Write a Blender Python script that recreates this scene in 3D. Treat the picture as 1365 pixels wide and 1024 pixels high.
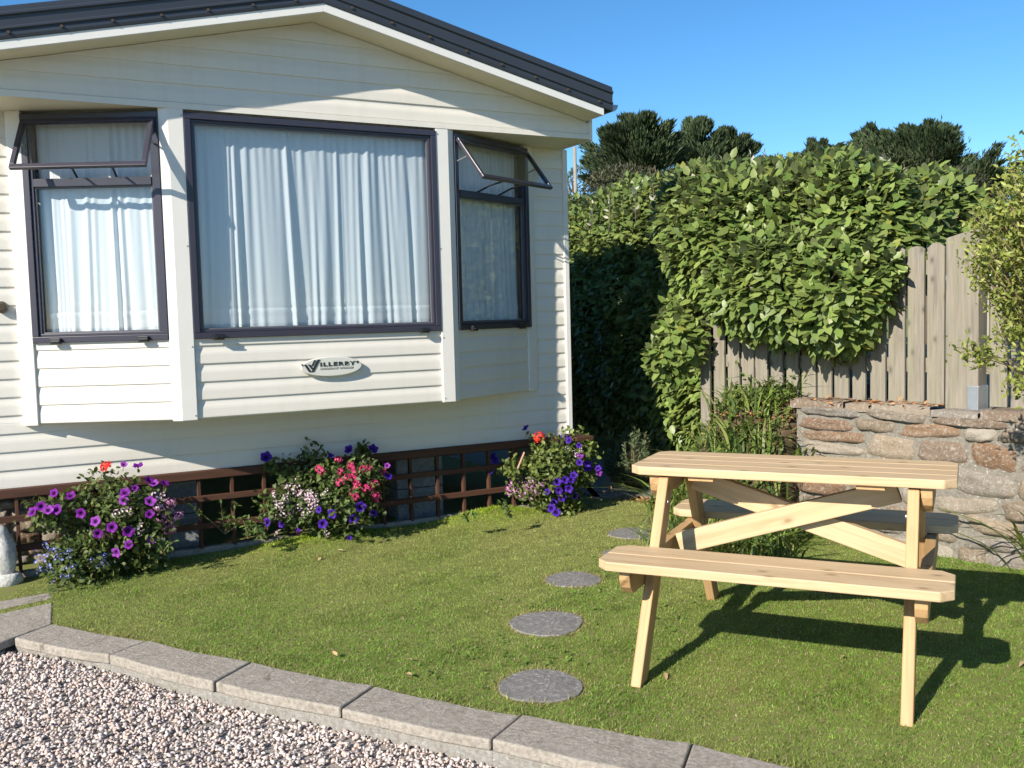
import bpy, bmesh, math, random
import numpy as np
from mathutils import Matrix, Vector, Euler
for o in list(bpy.data.objects): bpy.data.objects.remove(o)
S = bpy.context.scene
COL = S.collection
R = math.radians
rng = np.random.default_rng(7)
random.seed(7)

# ------------------------------------------------------------------ camera
FPX, PITCH, ROLL, EYE = 1284.56, 0.0708, 0.0261, 1.3742      # focal in photo pixels (1365 wide)
cd = bpy.data.cameras.new('camera'); cam = bpy.data.objects.new('camera', cd); COL.objects.link(cam)
cd.sensor_width = 36.0; cd.lens = FPX/1365*36; cd.clip_start = .05; cd.clip_end = 6000
cam.matrix_world = Matrix.Translation((0,0,EYE)) @ Matrix.Rotation(math.pi/2-PITCH,4,'X') @ Matrix.Rotation(-ROLL,4,'Z')
S.camera = cam
# ------------------------------------------------------------------ light
SUN = Vector((-.5483,-.6735,.4957)).normalized()             # towards the sun
sl = bpy.data.lights.new('sun','SUN'); sl.energy = 5.0; sl.angle = R(.53); sl.color = (1.0,.92,.80)
so = bpy.data.objects.new('sun', sl); COL.objects.link(so)
so.rotation_euler = SUN.to_track_quat('Z','Y').to_euler()
w = bpy.data.worlds.new('World'); S.world = w; w.use_nodes = True
nt = w.node_tree; nt.nodes.clear()
sk = nt.nodes.new('ShaderNodeTexSky'); sk.sky_type = 'NISHITA'; sk.sun_disc = False
sk.sun_elevation = math.asin(SUN.z); sk.sun_rotation = math.atan2(SUN.x, SUN.y)
sk.air_density = .72; sk.dust_density = .1; sk.ozone_density = 3.0; sk.altitude = 0
bg = nt.nodes.new('ShaderNodeBackground'); bg.inputs[1].default_value = .108
wo = nt.nodes.new('ShaderNodeOutputWorld')
hs = nt.nodes.new('ShaderNodeHueSaturation'); hs.inputs['Saturation'].default_value = 1.22; hs.inputs['Hue'].default_value = .495
nt.links.new(sk.outputs[0], hs.inputs['Color']); nt.links.new(hs.outputs[0], bg.inputs[0]); nt.links.new(bg.outputs[0], wo.inputs[0])
S.view_settings.view_transform = 'Standard'; S.view_settings.look = 'None'
S.view_settings.exposure = .80; S.view_settings.gamma = 1
S.cycles.max_bounces = 6; S.cycles.transparent_max_bounces = 12
S.cycles.use_adaptive_sampling = True; S.cycles.adaptive_threshold = .02
S.cycles.use_denoising = True

# ------------------------------------------------------------------ helpers
def ray(x, y):
    a = (x-682.5)/FPX; b = (y-512)/FPX
    c, s = math.cos(ROLL), math.sin(ROLL)
    a, b = a*c-b*s, a*s+b*c
    cp, sp = math.cos(PITCH), math.sin(PITCH)
    return np.array([a, cp-b*sp, -sp-b*cp])
CAM = np.array([0,0,EYE])
def at(x, y, D):
    d = ray(x,y); return CAM + d*(D/d[1])
def gnd(x, y, z=0.):
    d = ray(x,y); return CAM + d*((z-EYE)/d[2])

def nodemat(name):
    m = bpy.data.materials.new(name); m.use_nodes = True
    nt = m.node_tree; nt.nodes.clear()
    out = nt.nodes.new('ShaderNodeOutputMaterial')
    return m, nt, out
def N_(nt, t, **kw):
    n = nt.nodes.new(t)
    for k, v in kw.items():
        if k in n.inputs: n.inputs[k].default_value = v
        else: setattr(n, k, v)
    return n
def ramp(nt, stops, fac):
    r = nt.nodes.new('ShaderNodeValToRGB')
    e = r.color_ramp.elements
    while len(e) < len(stops): e.new(.5)
    for i, (p, c) in enumerate(stops):
        e[i].position = p; e[i].color = (*c, 1) if len(c) == 3 else c
    nt.links.new(fac, r.inputs[0]); return r
def mixc(nt, fac, a, b, mode='MIX'):
    m = nt.nodes.new('ShaderNodeMix'); m.data_type = 'RGBA'; m.blend_type = mode
    for sock, v in ((m.inputs[0], fac), (m.inputs[6], a), (m.inputs[7], b)):
        if isinstance(v, (int, float)): sock.default_value = v
        elif isinstance(v, tuple): sock.default_value = (*v, 1) if len(v) == 3 else v
        else: nt.links.new(v, sock)
    return m.outputs[2]
def coords(nt, kind='Object', scale=(1,1,1)):
    tc = nt.nodes.new('ShaderNodeTexCoord'); mp = nt.nodes.new('ShaderNodeMapping')
    mp.inputs['Scale'].default_value = scale
    nt.links.new(tc.outputs[kind], mp.inputs[0]); return mp.outputs[0]
def noise(nt, vec, scale, detail=4, rough=.55, dist=0.):
    n = nt.nodes.new('ShaderNodeTexNoise'); n.inputs['Scale'].default_value = scale
    n.inputs['Detail'].default_value = detail; n.inputs['Roughness'].default_value = rough
    n.inputs['Distortion'].default_value = dist
    if vec is not None: nt.links.new(vec, n.inputs['Vector'])
    return n.outputs['Fac']
def bump(nt, h, strength=.3, dist=.01):
    b = nt.nodes.new('ShaderNodeBump'); b.inputs['Strength'].default_value = strength
    b.inputs['Distance'].default_value = dist; nt.links.new(h, b.inputs['Height']); return b.outputs[0]
def principled(nt, out, color=None, rough=.6, normal=None, spec=.5, metallic=0.):
    p = nt.nodes.new('ShaderNodeBsdfPrincipled')
    if isinstance(color, tuple): p.inputs['Base Color'].default_value = (*color, 1)
    elif color is not None: nt.links.new(color, p.inputs['Base Color'])
    if isinstance(rough, (int, float)): p.inputs['Roughness'].default_value = rough
    else: nt.links.new(rough, p.inputs['Roughness'])
    p.inputs['Specular IOR Level'].default_value = spec; p.inputs['Metallic'].default_value = metallic
    if normal is not None: nt.links.new(normal, p.inputs['Normal'])
    if out is not None: nt.links.new(p.outputs[0], out.inputs[0])
    return p

# ------------------------------------------------------------------ materials
def mat_simple(name, c, rough=.5, var=.12, nscale=6., bumps=0., bscale=80., spec=.5, metallic=0.):
    m, nt, out = nodemat(name); v = coords(nt)
    n = noise(nt, v, nscale, 5)
    col = mixc(nt, n, tuple(x*(1-var) for x in c), tuple(min(1, x*(1+var)) for x in c))
    nr = bump(nt, noise(nt, v, bscale, 3), bumps, .003) if bumps else None
    principled(nt, out, col, rough, nr, spec, metallic); return m
def mat_panel():
    m, nt, out = nodemat('cream_panel'); v = coords(nt)
    big = noise(nt, v, 1.6, 5); st = noise(nt, coords(nt, 'Object', (9,9,.8)), 1.5, 5, .6)
    c = mixc(nt, big, (.62,.585,.52), (.675,.645,.58))
    r = ramp(nt, [(.52,(0,0,0)),(.8,(1,1,1))], st)
    mm = nt.nodes.new('ShaderNodeMath'); mm.operation = 'MULTIPLY'; mm.inputs[1].default_value = .24
    nt.links.new(r.outputs[0], mm.inputs[0])
    c = mixc(nt, mm.outputs[0], c, (.48,.45,.36))
    principled(nt, out, c, .42, bump(nt, noise(nt, coords(nt,'Object',(1,1,14)), 10, 2), .06, .003)); return m
def mat_wood(name, light, dark, rough=.6, scale=1., knots=True, aged=0.):
    # grain runs along local X
    m, nt, out = nodemat(name)
    oi = nt.nodes.new('ShaderNodeObjectInfo')
    tc = nt.nodes.new('ShaderNodeTexCoord'); ad = nt.nodes.new('ShaderNodeVectorMath'); ad.operation = 'ADD'
    cb = nt.nodes.new('ShaderNodeCombineXYZ'); ml = nt.nodes.new('ShaderNodeMath'); ml.operation = 'MULTIPLY'; ml.inputs[1].default_value = 37.
    geo = nt.nodes.new('ShaderNodeNewGeometry')
    sm = nt.nodes.new('ShaderNodeMath'); sm.operation = 'ADD'
    nt.links.new(oi.outputs['Random'], sm.inputs[0]); nt.links.new(geo.outputs['Random Per Island'], sm.inputs[1])
    nt.links.new(sm.outputs[0], ml.inputs[0])
    for i in range(3): nt.links.new(ml.outputs[0], cb.inputs[i])
    nt.links.new(tc.outputs['Object'], ad.inputs[0]); nt.links.new(cb.outputs[0], ad.inputs[1])
    mp = nt.nodes.new('ShaderNodeMapping'); mp.inputs['Scale'].default_value = (1.1*scale,16*scale,16*scale)
    nt.links.new(ad.outputs[0], mp.inputs[0])
    g = noise(nt, mp.outputs[0], 2.2, 6, .6, .6)
    mp2 = nt.nodes.new('ShaderNodeMapping'); mp2.inputs['Scale'].default_value = (3*scale,90*scale,90*scale)
    nt.links.new(ad.outputs[0], mp2.inputs[0])
    fine = noise(nt, mp2.outputs[0], 1.5, 4, .6)
    c = ramp(nt, [(.3,dark),(.5,tuple((a*.35+b*.65) for a,b in zip(dark,light))),(.68,light)], g).outputs[0]
    c = mixc(nt, .25, c, ramp(nt, [(.35,tuple(x*.72 for x in light)),(.65,tuple(min(1,x*1.12) for x in light))], fine).outputs[0])
    if knots:
        vo = nt.nodes.new('ShaderNodeTexVoronoi'); vo.voronoi_dimensions = '2D'; vo.inputs['Scale'].default_value = 1.
        sx = nt.nodes.new('ShaderNodeSeparateXYZ'); nt.links.new(ad.outputs[0], sx.inputs[0])
        yz = nt.nodes.new('ShaderNodeMath'); yz.operation = 'ADD'; nt.links.new(sx.outputs[1], yz.inputs[0]); nt.links.new(sx.outputs[2], yz.inputs[1])
        m1 = nt.nodes.new('ShaderNodeMath'); m1.operation = 'MULTIPLY'; m1.inputs[1].default_value = 3.4; nt.links.new(sx.outputs[0], m1.inputs[0])
        m2 = nt.nodes.new('ShaderNodeMath'); m2.operation = 'MULTIPLY'; m2.inputs[1].default_value = 6.; nt.links.new(yz.outputs[0], m2.inputs[0])
        cx_ = nt.nodes.new('ShaderNodeCombineXYZ'); nt.links.new(m1.outputs[0], cx_.inputs[0]); nt.links.new(m2.outputs[0], cx_.inputs[1])
        nt.links.new(cx_.outputs[0], vo.inputs['Vector'])
        k = ramp(nt, [(.025,(1,1,1)),(.075,(.25,)*3),(.13,(0,0,0))], vo.outputs['Distance']).outputs[0]
        km = nt.nodes.new('ShaderNodeMath'); km.operation = 'MULTIPLY'; km.inputs[1].default_value = .7
        nt.links.new(k, km.inputs[0])
        c = mixc(nt, km.outputs[0], c, tuple(x*.45 for x in dark))
    if aged:
        a = noise(nt, mp.outputs[0], .7, 5, .6)
        c = mixc(nt, ramp(nt, [(.4,(0,0,0)),(.75,(aged,)*3)], a).outputs[0], c, (.20,.21,.10))
    principled(nt, out, c, rough, bump(nt, fine, .25, .002), .35); return m
def mat_attr(name, rough=.55, spec=.4, trans=.0, back=None, bumps=0., var=.0):
    m, nt, out = nodemat(name)
    at_ = nt.nodes.new('ShaderNodeAttribute'); at_.attribute_name = 'Col'
    c = at_.outputs['Color']
    geo = nt.nodes.new('ShaderNodeNewGeometry')
    if back: c = mixc(nt, geo.outputs['Backfacing'], c, back)
    nr = bump(nt, noise(nt, coords(nt), bumps, 3), .3, .004) if bumps else None
    p = principled(nt, None, c, rough, nr, spec)
    if trans:
        t = nt.nodes.new('ShaderNodeBsdfTranslucent'); 
        hs = nt.nodes.new('ShaderNodeHueSaturation'); hs.inputs['Value'].default_value = 1.5; hs.inputs['Hue'].default_value = .48
        nt.links.new(c, hs.inputs['Color']); nt.links.new(hs.outputs[0], t.inputs[0])
        mx = nt.nodes.new('ShaderNodeMixShader'); mx.inputs[0].default_value = trans
        nt.links.new(p.outputs[0], mx.inputs[1]); nt.links.new(t.outputs[0], mx.inputs[2]); nt.links.new(mx.outputs[0], out.inputs[0])
    else: nt.links.new(p.outputs[0], out.inputs[0])
    return m
def mat_glass():
    m, nt, out = nodemat('window_glass')
    fr = nt.nodes.new('ShaderNodeFresnel'); ge = nt.nodes.new('ShaderNodeNewGeometry')
    io = nt.nodes.new('ShaderNodeMapRange'); io.inputs['To Min'].default_value = 1.5; io.inputs['To Max'].default_value = 1/1.5
    nt.links.new(ge.outputs['Backfacing'], io.inputs['Value']); nt.links.new(io.outputs[0], fr.inputs[0])
    mu = nt.nodes.new('ShaderNodeMath'); mu.operation = 'MULTIPLY'; mu.inputs[1].default_value = 1.15; mu.use_clamp = True
    tr = nt.nodes.new('ShaderNodeBsdfTransparent'); tr.inputs[0].default_value = (.95,.97,.975,1)
    gl = nt.nodes.new('ShaderNodeBsdfGlossy'); gl.inputs['Roughness'].default_value = .01
    bp = bump(nt, noise(nt, coords(nt), 2.5, 2), .02, .02); nt.links.new(bp, gl.inputs['Normal'])
    mx = nt.nodes.new('ShaderNodeMixShader')
    nt.links.new(fr.outputs[0], mu.inputs[0]); nt.links.new(mu.outputs[0], mx.inputs[0])
    nt.links.new(tr.outputs[0], mx.inputs[1]); nt.links.new(gl.outputs[0], mx.inputs[2]); nt.links.new(mx.outputs[0], out.inputs[0]); return m
def mat_curtain():
    m, nt, out = nodemat('net_curtain'); v = coords(nt)
    n = noise(nt, coords(nt,'Object',(40,40,300)), 3, 2)
    c = mixc(nt, n, (.80,.84,.88), (.88,.91,.94))
    d = nt.nodes.new('ShaderNodeBsdfDiffuse'); nt.links.new(c, d.inputs[0])
    t = nt.nodes.new('ShaderNodeBsdfTranslucent'); nt.links.new(c, t.inputs[0])
    mx = nt.nodes.new('ShaderNodeMixShader'); mx.inputs[0].default_value = .3
    nt.links.new(d.outputs[0], mx.inputs[1]); nt.links.new(t.outputs[0], mx.inputs[2]); nt.links.new(mx.outputs[0], out.inputs[0]); return m
def mat_concrete(name, c1, c2, spots=True, dirt=(.16,.14,.10)):
    m, nt, out = nodemat(name); v = coords(nt)
    n1 = noise(nt, v, 5, 8, .65); n2 = noise(nt, v, 60, 6, .7); n3 = noise(nt, v, 14, 5, .6)
    c = mixc(nt, n1, c1, c2)
    c = mixc(nt, ramp(nt, [(.45,(0,0,0)),(.7,(.55,)*3)], n3).outputs[0], c, dirt)
    c = mixc(nt, .35, c, ramp(nt, [(.35,tuple(x*.5 for x in c1)),(.65,tuple(min(1,x*1.5) for x in c2))], n2).outputs[0])
    if spots:
        n4 = noise(nt, v, 62, 4, .65)
        c = mixc(nt, ramp(nt, [(.60,(0,0,0)),(.68,(.42,)*3)], n4).outputs[0], c, (.62,.61,.55))
    ad = nt.nodes.new('ShaderNodeMath'); ad.operation = 'ADD'; nt.links.new(n2, ad.inputs[0]); nt.links.new(n3, ad.inputs[1])
    if name == 'riven_paving':
        oi = nt.nodes.new('ShaderNodeObjectInfo'); wv = nt.nodes.new('ShaderNodeVectorMath'); wv.operation = 'ADD'
        nt.links.new(v, wv.inputs[0]); nt.links.new(oi.outputs['Location'], wv.inputs[1])
        vo = nt.nodes.new('ShaderNodeTexVoronoi'); vo.feature = 'DISTANCE_TO_EDGE'; vo.inputs['Scale'].default_value = 2.6
        nd = nt.nodes.new('ShaderNodeTexNoise'); nd.inputs['Scale'].default_value = 6; nt.links.new(wv.outputs[0], nd.inputs['Vector'])
        w2 = nt.nodes.new('ShaderNodeVectorMath'); w2.operation = 'MULTIPLY_ADD'; w2.inputs[1].default_value = (.22,.22,.22)
        nt.links.new(nd.outputs['Color'], w2.inputs[0]); nt.links.new(wv.outputs[0], w2.inputs[2]); nt.links.new(w2.outputs[0], vo.inputs['Vector'])
        ck = ramp(nt, [(.0,(1,1,1)),(.012,(0,0,0))], vo.outputs['Distance']).outputs[0]
        mk = ramp(nt, [(.48,(0,0,0)),(.56,(.65,)*3)], noise(nt, wv.outputs[0], 3.5, 3)).outputs[0]
        c = mixc(nt, mixc(nt, 1., ck, mk, 'MULTIPLY'), c, (.10,.085,.065))
    principled(nt, out, c, .9, bump(nt, ad.outputs[0], .7, .009), .2); return m
def mat_stone():
    m, nt, out = nodemat('rubble_stone')
    at_ = nt.nodes.new('ShaderNodeAttribute'); at_.attribute_name = 'Col'; v = coords(nt)
    n1 = noise(nt, v, 14, 8, .7); n2 = noise(nt, v, 75, 5, .7); n3 = noise(nt, v, 52, 8, .85, .6)
    c = mixc(nt, n1, at_.outputs['Color'], mixc(nt, .5, at_.outputs['Color'], (.13,.09,.065)))
    c = mixc(nt, ramp(nt, [(.51,(0,0,0)),(.60,(.66,)*3)], n3).outputs[0], c, (.42,.40,.35))
    c = mixc(nt, ramp(nt, [(.60,(0,0,0)),(.68,(.6,)*3)], n2).outputs[0], c, (.08,.07,.06))
    c = mixc(nt, ramp(nt, [(.70,(0,0,0)),(.76,(.7,)*3)], noise(nt, v, 9, 4)).outputs[0], c, (.45,.27,.05))
    ad = nt.nodes.new('ShaderNodeMath'); ad.operation = 'ADD'; nt.links.new(n1, ad.inputs[0]); nt.links.new(n2, ad.inputs[1])
    principled(nt, out, c, .92, bump(nt, ad.outputs[0], .9, .012), .2); return m
def mat_ground(name, c1, c2, c3, sc=1.2):
    m, nt, out = nodemat(name); v = coords(nt)
    c = mixc(nt, noise(nt, v, sc, 6, .6), c1, c2)
    c = mixc(nt, ramp(nt, [(.5,(0,0,0)),(.62,(1,1,1))], noise(nt, v, sc*22, 5, .7)).outputs[0], c, c3)
    principled(nt, out, c, .95, bump(nt, noise(nt, v, 70, 5, .7), .6, .01), .15); return m

M = dict(
 panel=mat_panel(),
 trim=mat_simple('white_trim', (.675,.65,.605), .38, .05),
 barge=mat_simple('cream_fascia', (.67,.66,.625), .45, .06),
 soffit=mat_simple('soffit_board', (.70,.64,.48), .6, .08),
 roof=mat_simple('slate_grey_metal', (.030,.036,.048), .42, .15, 3),
 frame=mat_simple('bronze_aluminium', (.032,.030,.046), .33, .15, 8, metallic=.0),
 frame_in=mat_simple('grey_bead', (.10,.10,.115), .4, .1),
 black=mat_simple('black_plastic', (.012,.012,.014), .4, .1),
 steel=mat_simple('galvanised_steel', (.34,.36,.38), .42, .2, 30, metallic=.7),
 glass=mat_glass(), curtain=mat_curtain(),
 dark=mat_simple('chassis_dark', (.012,.012,.013), .9, .3),
 inner=mat_simple('interior_lining', (.62,.60,.56), .9, .1),
 brown=mat_wood('brown_stained_wood', (.085,.036,.020), (.035,.015,.009), .75, 1., False, .0),
 pine=mat_wood('new_pine', (.56,.415,.25), (.40,.265,.135), .55, 1., True),
 pinegold=mat_wood('golden_pine', (.47,.30,.14), (.32,.185,.08), .55, 1., True),
 fence=mat_wood('weathered_fence_wood', (.25,.222,.185), (.12,.105,.085), .85, 1.3, True, .40),
 slab=mat_concrete('riven_paving', (.25,.22,.185), (.35,.315,.27), False),
 footing=mat_concrete('concrete_footing', (.19,.18,.16), (.30,.285,.26), True),
 round=mat_concrete('exposed_aggregate', (.14,.135,.13), (.24,.23,.22), True, (.09,.085,.075)),
 block=mat_concrete('concrete_block', (.17,.185,.20), (.26,.275,.285), False, (.10,.105,.11)),
 statue=mat_concrete('weathered_cast_stone', (.36,.36,.35), (.58,.57,.54), True),
 mortar=mat_concrete('lime_mortar', (.145,.133,.112), (.215,.20,.17), True),
 stone=mat_stone(),
 lawn=mat_ground('lawn_soil', (.14,.17,.04), (.19,.20,.06), (.20,.17,.08)),
 bed=mat_ground('bed_soil', (.05,.035,.022), (.09,.065,.04), (.13,.09,.055)),
 gravelbase=mat_ground('gravel_bed', (.27,.24,.22), (.34,.31,.28), (.18,.16,.145), 6),
 pathm=mat_concrete('side_path_paving', (.16,.155,.145), (.24,.23,.21), False),
 grass=mat_attr('grass_blades', .6, .25, .35),
 gravel=mat_attr('gravel_stone', .8, .3, 0, None, 60.),
 hedgeleaf=mat_attr('hedge_leaf', .40, .32, .22, (.15,.18,.075)), shootleaf=mat_attr('shoot_leaf', .45, .35, .2, (.40,.41,.33)),
 leaf=mat_attr('soft_leaf', .5, .35, .28),
 conifer=mat_attr('cypress_spray', .75, .15, .12),
 petal=mat_attr('petal', .6, .2, .3),
 bark=mat_simple('grey_bark', (.13,.10,.075), .95, .4, 30, .8, 60),
 twig=mat_simple('twig', (.17,.12,.07), .9, .3, 40),
 chips=mat_attr('bark_chip', .85, .2),
 wicker=mat_simple('dark_wicker', (.06,.04,.025), .9, .4, 60, .8, 90),
 chain=mat_simple('pinkish_wire', (.42,.24,.17), .5, .1),
 pole=mat_simple('pale_pole_timber', (.24,.22,.19), .9, .2),
 hill=None, badge=mat_simple('badge_plate', (.56,.56,.50), .35, .06), ink=mat_simple('badge_ink', (.02,.02,.018), .5, .1),
 inkgrey=mat_simple('badge_ink_grey', (.30,.30,.28), .5, .1),
 brownplastic=mat_simple('brown_plastic', (.07,.05,.03), .4, .2),
)
M['hill'] = mat_ground('hill_scrub', (.060,.085,.040), (.11,.125,.06), (.045,.06,.035), .02)

def tag(o, label=None, cat=None, group=None, kind=None):
    if label: o['label'] = label
    if cat: o['category'] = cat
    if group: o['group'] = group
    if kind: o['kind'] = kind
    return o
def empty(name, loc=(0,0,0), rz=0., **kw):
    o = bpy.data.objects.new(name, None); COL.objects.link(o); o.location = loc; o.rotation_euler = (0,0,rz)
    o.empty_display_size = .1
    return tag(o, **kw)
def link(name, me, mat=None, parent=None, loc=None, rot=None, **kw):
    o = bpy.data.objects.new(name, me); COL.objects.link(o)
    if mat is not None and not me.materials: me.materials.append(mat)
    if parent is not None: o.parent = parent
    if loc is not None: o.location = loc
    if rot is not None: o.rotation_euler = rot
    return tag(o, **kw)
def npmesh(name, V, F, cols=None, smooth=False):
    """V (n,3); F list of (m,k) index arrays"""
    me = bpy.data.meshes.new(name)
    if not isinstance(F, (list, tuple)): F = [F]
    F = [np.asarray(f, dtype=np.int32) for f in F if len(f)]
    tot = sum(len(f) for f in F); idx = np.concatenate([f.ravel() for f in F])
    sizes = np.concatenate([np.full(len(f), f.shape[1], dtype=np.int32) for f in F])
    me.vertices.add(len(V)); me.vertices.foreach_set('co', np.asarray(V, dtype=np.float32).ravel())
    me.loops.add(len(idx)); me.loops.foreach_set('vertex_index', idx)
    me.polygons.add(tot)
    st = np.concatenate([[0], np.cumsum(sizes)[:-1]]).astype(np.int32)
    me.polygons.foreach_set('loop_start', st)
    me.update(calc_edges=True); me.validate()
    if smooth: me.polygons.foreach_set('use_smooth', np.ones(len(me.polygons), dtype=bool))
    if cols is not None:
        a = me.color_attributes.new('Col', 'FLOAT_COLOR', 'POINT')
        c = np.ones((len(V),4), dtype=np.float32); c[:,:3] = cols; a.data.foreach_set('color', c.ravel())
    return me
class MB:
    def __init__(s): s.v = []; s.f = []
    def add(s, vs, fs):
        k = len(s.v); s.v += [tuple(p) for p in vs]; s.f += [tuple(i+k for i in f) for f in fs]; return s
    def box(s, x0, x1, y0, y1, z0, z1):
        return s.add([(x0,y0,z0),(x1,y0,z0),(x1,y1,z0),(x0,y1,z0),(x0,y0,z1),(x1,y0,z1),(x1,y1,z1),(x0,y1,z1)],
          [(3,2,1,0),(4,5,6,7),(0,1,5,4),(1,2,6,5),(2,3,7,6),(3,0,4,7)])
    def prism(s, poly, axis, a, b):
        """extrude a CCW polygon along axis from a to b; poly coords are the other two axes in order"""
        def P(p, t): return {'x':(t,p[0],p[1]), 'y':(p[0],t,p[1]), 'z':(p[0],p[1],t)}[axis]
        n = len(poly)
        vs = [P(p,a) for p in poly]+[P(p,b) for p in poly]
        fs = [tuple(range(n))[::-1], tuple(range(n,2*n))]+[(i,(i+1)%n,n+(i+1)%n,n+i) for i in range(n)]
        return s.add(vs, fs)
    def ring(s, x0, x1, z0, z1, wd, y0, y1):
        s.box(x0,x1,y0,y1,z1-wd,z1); s.box(x0,x1,y0,y1,z0,z0+wd)
        s.box(x0,x0+wd,y0,y1,z0+wd,z1-wd); s.box(x1-wd,x1,y0,y1,z0+wd,z1-wd); return s
    def tube(s, pts, rad, n=6, cap=True):
        pts = [Vector(p) for p in pts]
        if not hasattr(rad, '__len__'): rad = [rad]*len(pts)
        rings = []; up = None
        for i, p in enumerate(pts):
            d = (pts[min(i+1,len(pts)-1)]-pts[max(i-1,0)]).normalized()
            if up is None: up = Vector((0,0,1)) if abs(d.z) < .9 else Vector((1,0,0))
            a = d.cross(up).normalized(); b = a.cross(d).normalized(); up = b
            rings.append([p+(a*math.cos(2*math.pi*k/n)+b*math.sin(2*math.pi*k/n))*rad[i] for k in range(n)])
        vs = [q for r in rings for q in r]; fs = []
        for i in range(len(pts)-1):
            for k in range(n): fs.append((i*n+k, i*n+(k+1)%n, (i+1)*n+(k+1)%n, (i+1)*n+k))
        if cap: fs += [tuple(range(n)), tuple(range((len(pts)-1)*n, len(pts)*n))[::-1]]
        return s.add(vs, fs)
    def lathe(s, prof, n=24, c=(0,0,0)):
        vs = [(c[0]+r*math.cos(2*math.pi*k/n), c[1]+r*math.sin(2*math.pi*k/n), c[2]+z) for r, z in prof for k in range(n)]
        fs = [(i*n+k, i*n+(k+1)%n, (i+1)*n+(k+1)%n, (i+1)*n+k) for i in range(len(prof)-1) for k in range(n)]
        return s.add(vs, fs)
    def build(s, name, mat, parent=None, loc=None, rot=None, bevel=0., smooth=False, fixn=True, seg=2, **kw):
        me = bpy.data.meshes.new(name); me.from_pydata(s.v, [], s.f); me.update()
        if fixn:
            bm = bmesh.new(); bm.from_mesh(me); bmesh.ops.recalc_face_normals(bm, faces=bm.faces); bm.to_mesh(me); bm.free()
        if smooth: me.polygons.foreach_set('use_smooth', [True]*len(me.polygons))
        o = link(name, me, mat, parent, loc, rot, **kw)
        if bevel:
            b = o.modifiers.new('bevel','BEVEL'); b.width = bevel; b.segments = seg; b.limit_method = 'ANGLE'; b.angle_limit = R(40)
        return o
def beam(name, mat, parent, p0, p1, wy, wz, bevel=.004, ends=None):
    """a timber from p0 to p1 in the parent's frame, its grain along local X, wy wide sideways and wz deep"""
    p0, p1 = Vector(p0), Vector(p1); d = p1-p0; L = d.length
    o = MB().box(-L/2,L/2,-wy/2,wy/2,-wz/2,wz/2).build(name, mat, parent, bevel=bevel) if ends is None else \
        MB().prism(ends(L), 'y', -wy/2, wy/2).build(name, mat, parent, bevel=bevel)
    q = d.to_track_quat('X','Z'); o.location = (p0+p1)/2; o.rotation_mode = 'QUATERNION'; o.rotation_quaternion = q
    return o

# leaf templates : (along, across, up), faces
T_OVAL = (np.array([(0,0,0),(.34,0,-.05),(.70,0,-.10),(1,0,-.22),(.30,.5,.05),(.70,.40,-.04),(.30,-.5,.05),(.70,-.40,-.04)]),
          [np.array([(0,1,4),(2,3,5),(0,6,1),(2,7,3)]), np.array([(1,2,5,4),(1,6,7,2)])])
T_BROAD = (np.array([(0,0,0),(.34,0,-.018),(.70,0,-.045),(1,0,-.11),(.30,.5,.012),(.70,.42,-.022),(.30,-.5,.012),(.70,-.42,-.022)]),
          [np.array([(0,1,4),(2,3,5),(0,6,1),(2,7,3)]), np.array([(1,2,5,4),(1,6,7,2)])])
T_DIAM = (np.array([(0,0,0),(.45,.5,.05),(1,0,-.1),(.45,-.5,.05)]), [np.array([(0,3,2,1)])])
T_BLADE = (np.array([(0,.5,0),(0,-.5,0),(.55,.38,.0),(.55,-.38,.0),(1,0,-.08)]), [np.array([(1,3,2,0)]), np.array([(3,4,2)])])
def unit(a): return a/np.maximum(np.linalg.norm(a, axis=-1, keepdims=True), 1e-9)
def scatter(name, P, T, Nr, L, Wd, tmpl, cols, smooth=True):
    n = len(P); T = unit(T); B = unit(np.cross(Nr, T)); Nr = np.cross(T, B)
    tv, tf = tmpl; k = len(tv)
    L = np.broadcast_to(L, (n,)); Wd = np.broadcast_to(Wd, (n,))
    V = P[:,None,:] + T[:,None,:]*(tv[None,:,0,None]*L[:,None,None]) + B[:,None,:]*(tv[None,:,1,None]*Wd[:,None,None]) + Nr[:,None,:]*(tv[None,:,2,None]*L[:,None,None])
    F = [(f[None,:,:] + (np.arange(n)*k)[:,None,None]).reshape(-1, f.shape[1]) for f in tf]
    c = np.repeat(cols, k, axis=0)
    return npmesh(name, V.reshape(-1,3), F, c, smooth)
def rdir(n): return unit(rng.normal(size=(n,3)))
def mixcol(n, a, b, jit=.15):
    t = rng.random((n,1)); c = np.array(a)*(1-t)+np.array(b)*t
    return np.clip(c*(1+rng.normal(size=(n,1))*jit), .002, .95)
def vnoise(P, f, seed=0):
    """cheap smooth pseudo noise in about -1..1"""
    r = np.random.default_rng(seed); s = np.zeros(len(P))
    for i in range(6):
        k = r.normal(size=3)*f; s += np.sin(P@k + r.random()*6.28)
    return s/3.

# =================================================================== SETTING
# kerb line measured on the ground: outer (gravel side) and inner (lawn side) joints
KO = [gnd(x,y,.01)[:2] for x,y in ((18,851),(144.7,874),(285.7,910),(454.5,944),(654.6,986),(905,1040),(1190,1096))]
KI = [gnd(x,y,.01)[:2] for x,y in ((70,832),(196,855),(335,883),(498,914.5),(695,953),(922,992),(1180,1046))]
KI_a = np.array(KI); KO_a = np.array(KO)
def kerb_in(x): return np.interp(x, KI_a[:,0], KI_a[:,1])
def kerb_out(x): return np.interp(x, KO_a[:,0], KO_a[:,1])
g = npmesh('ground', [(-900,-900,-.16),(900,-900,-.16),(900,900,-.16),(-900,900,-.16)], [np.array([(0,1,2,3)])])
link('ground', g, M['lawn'], kind='structure')
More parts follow.
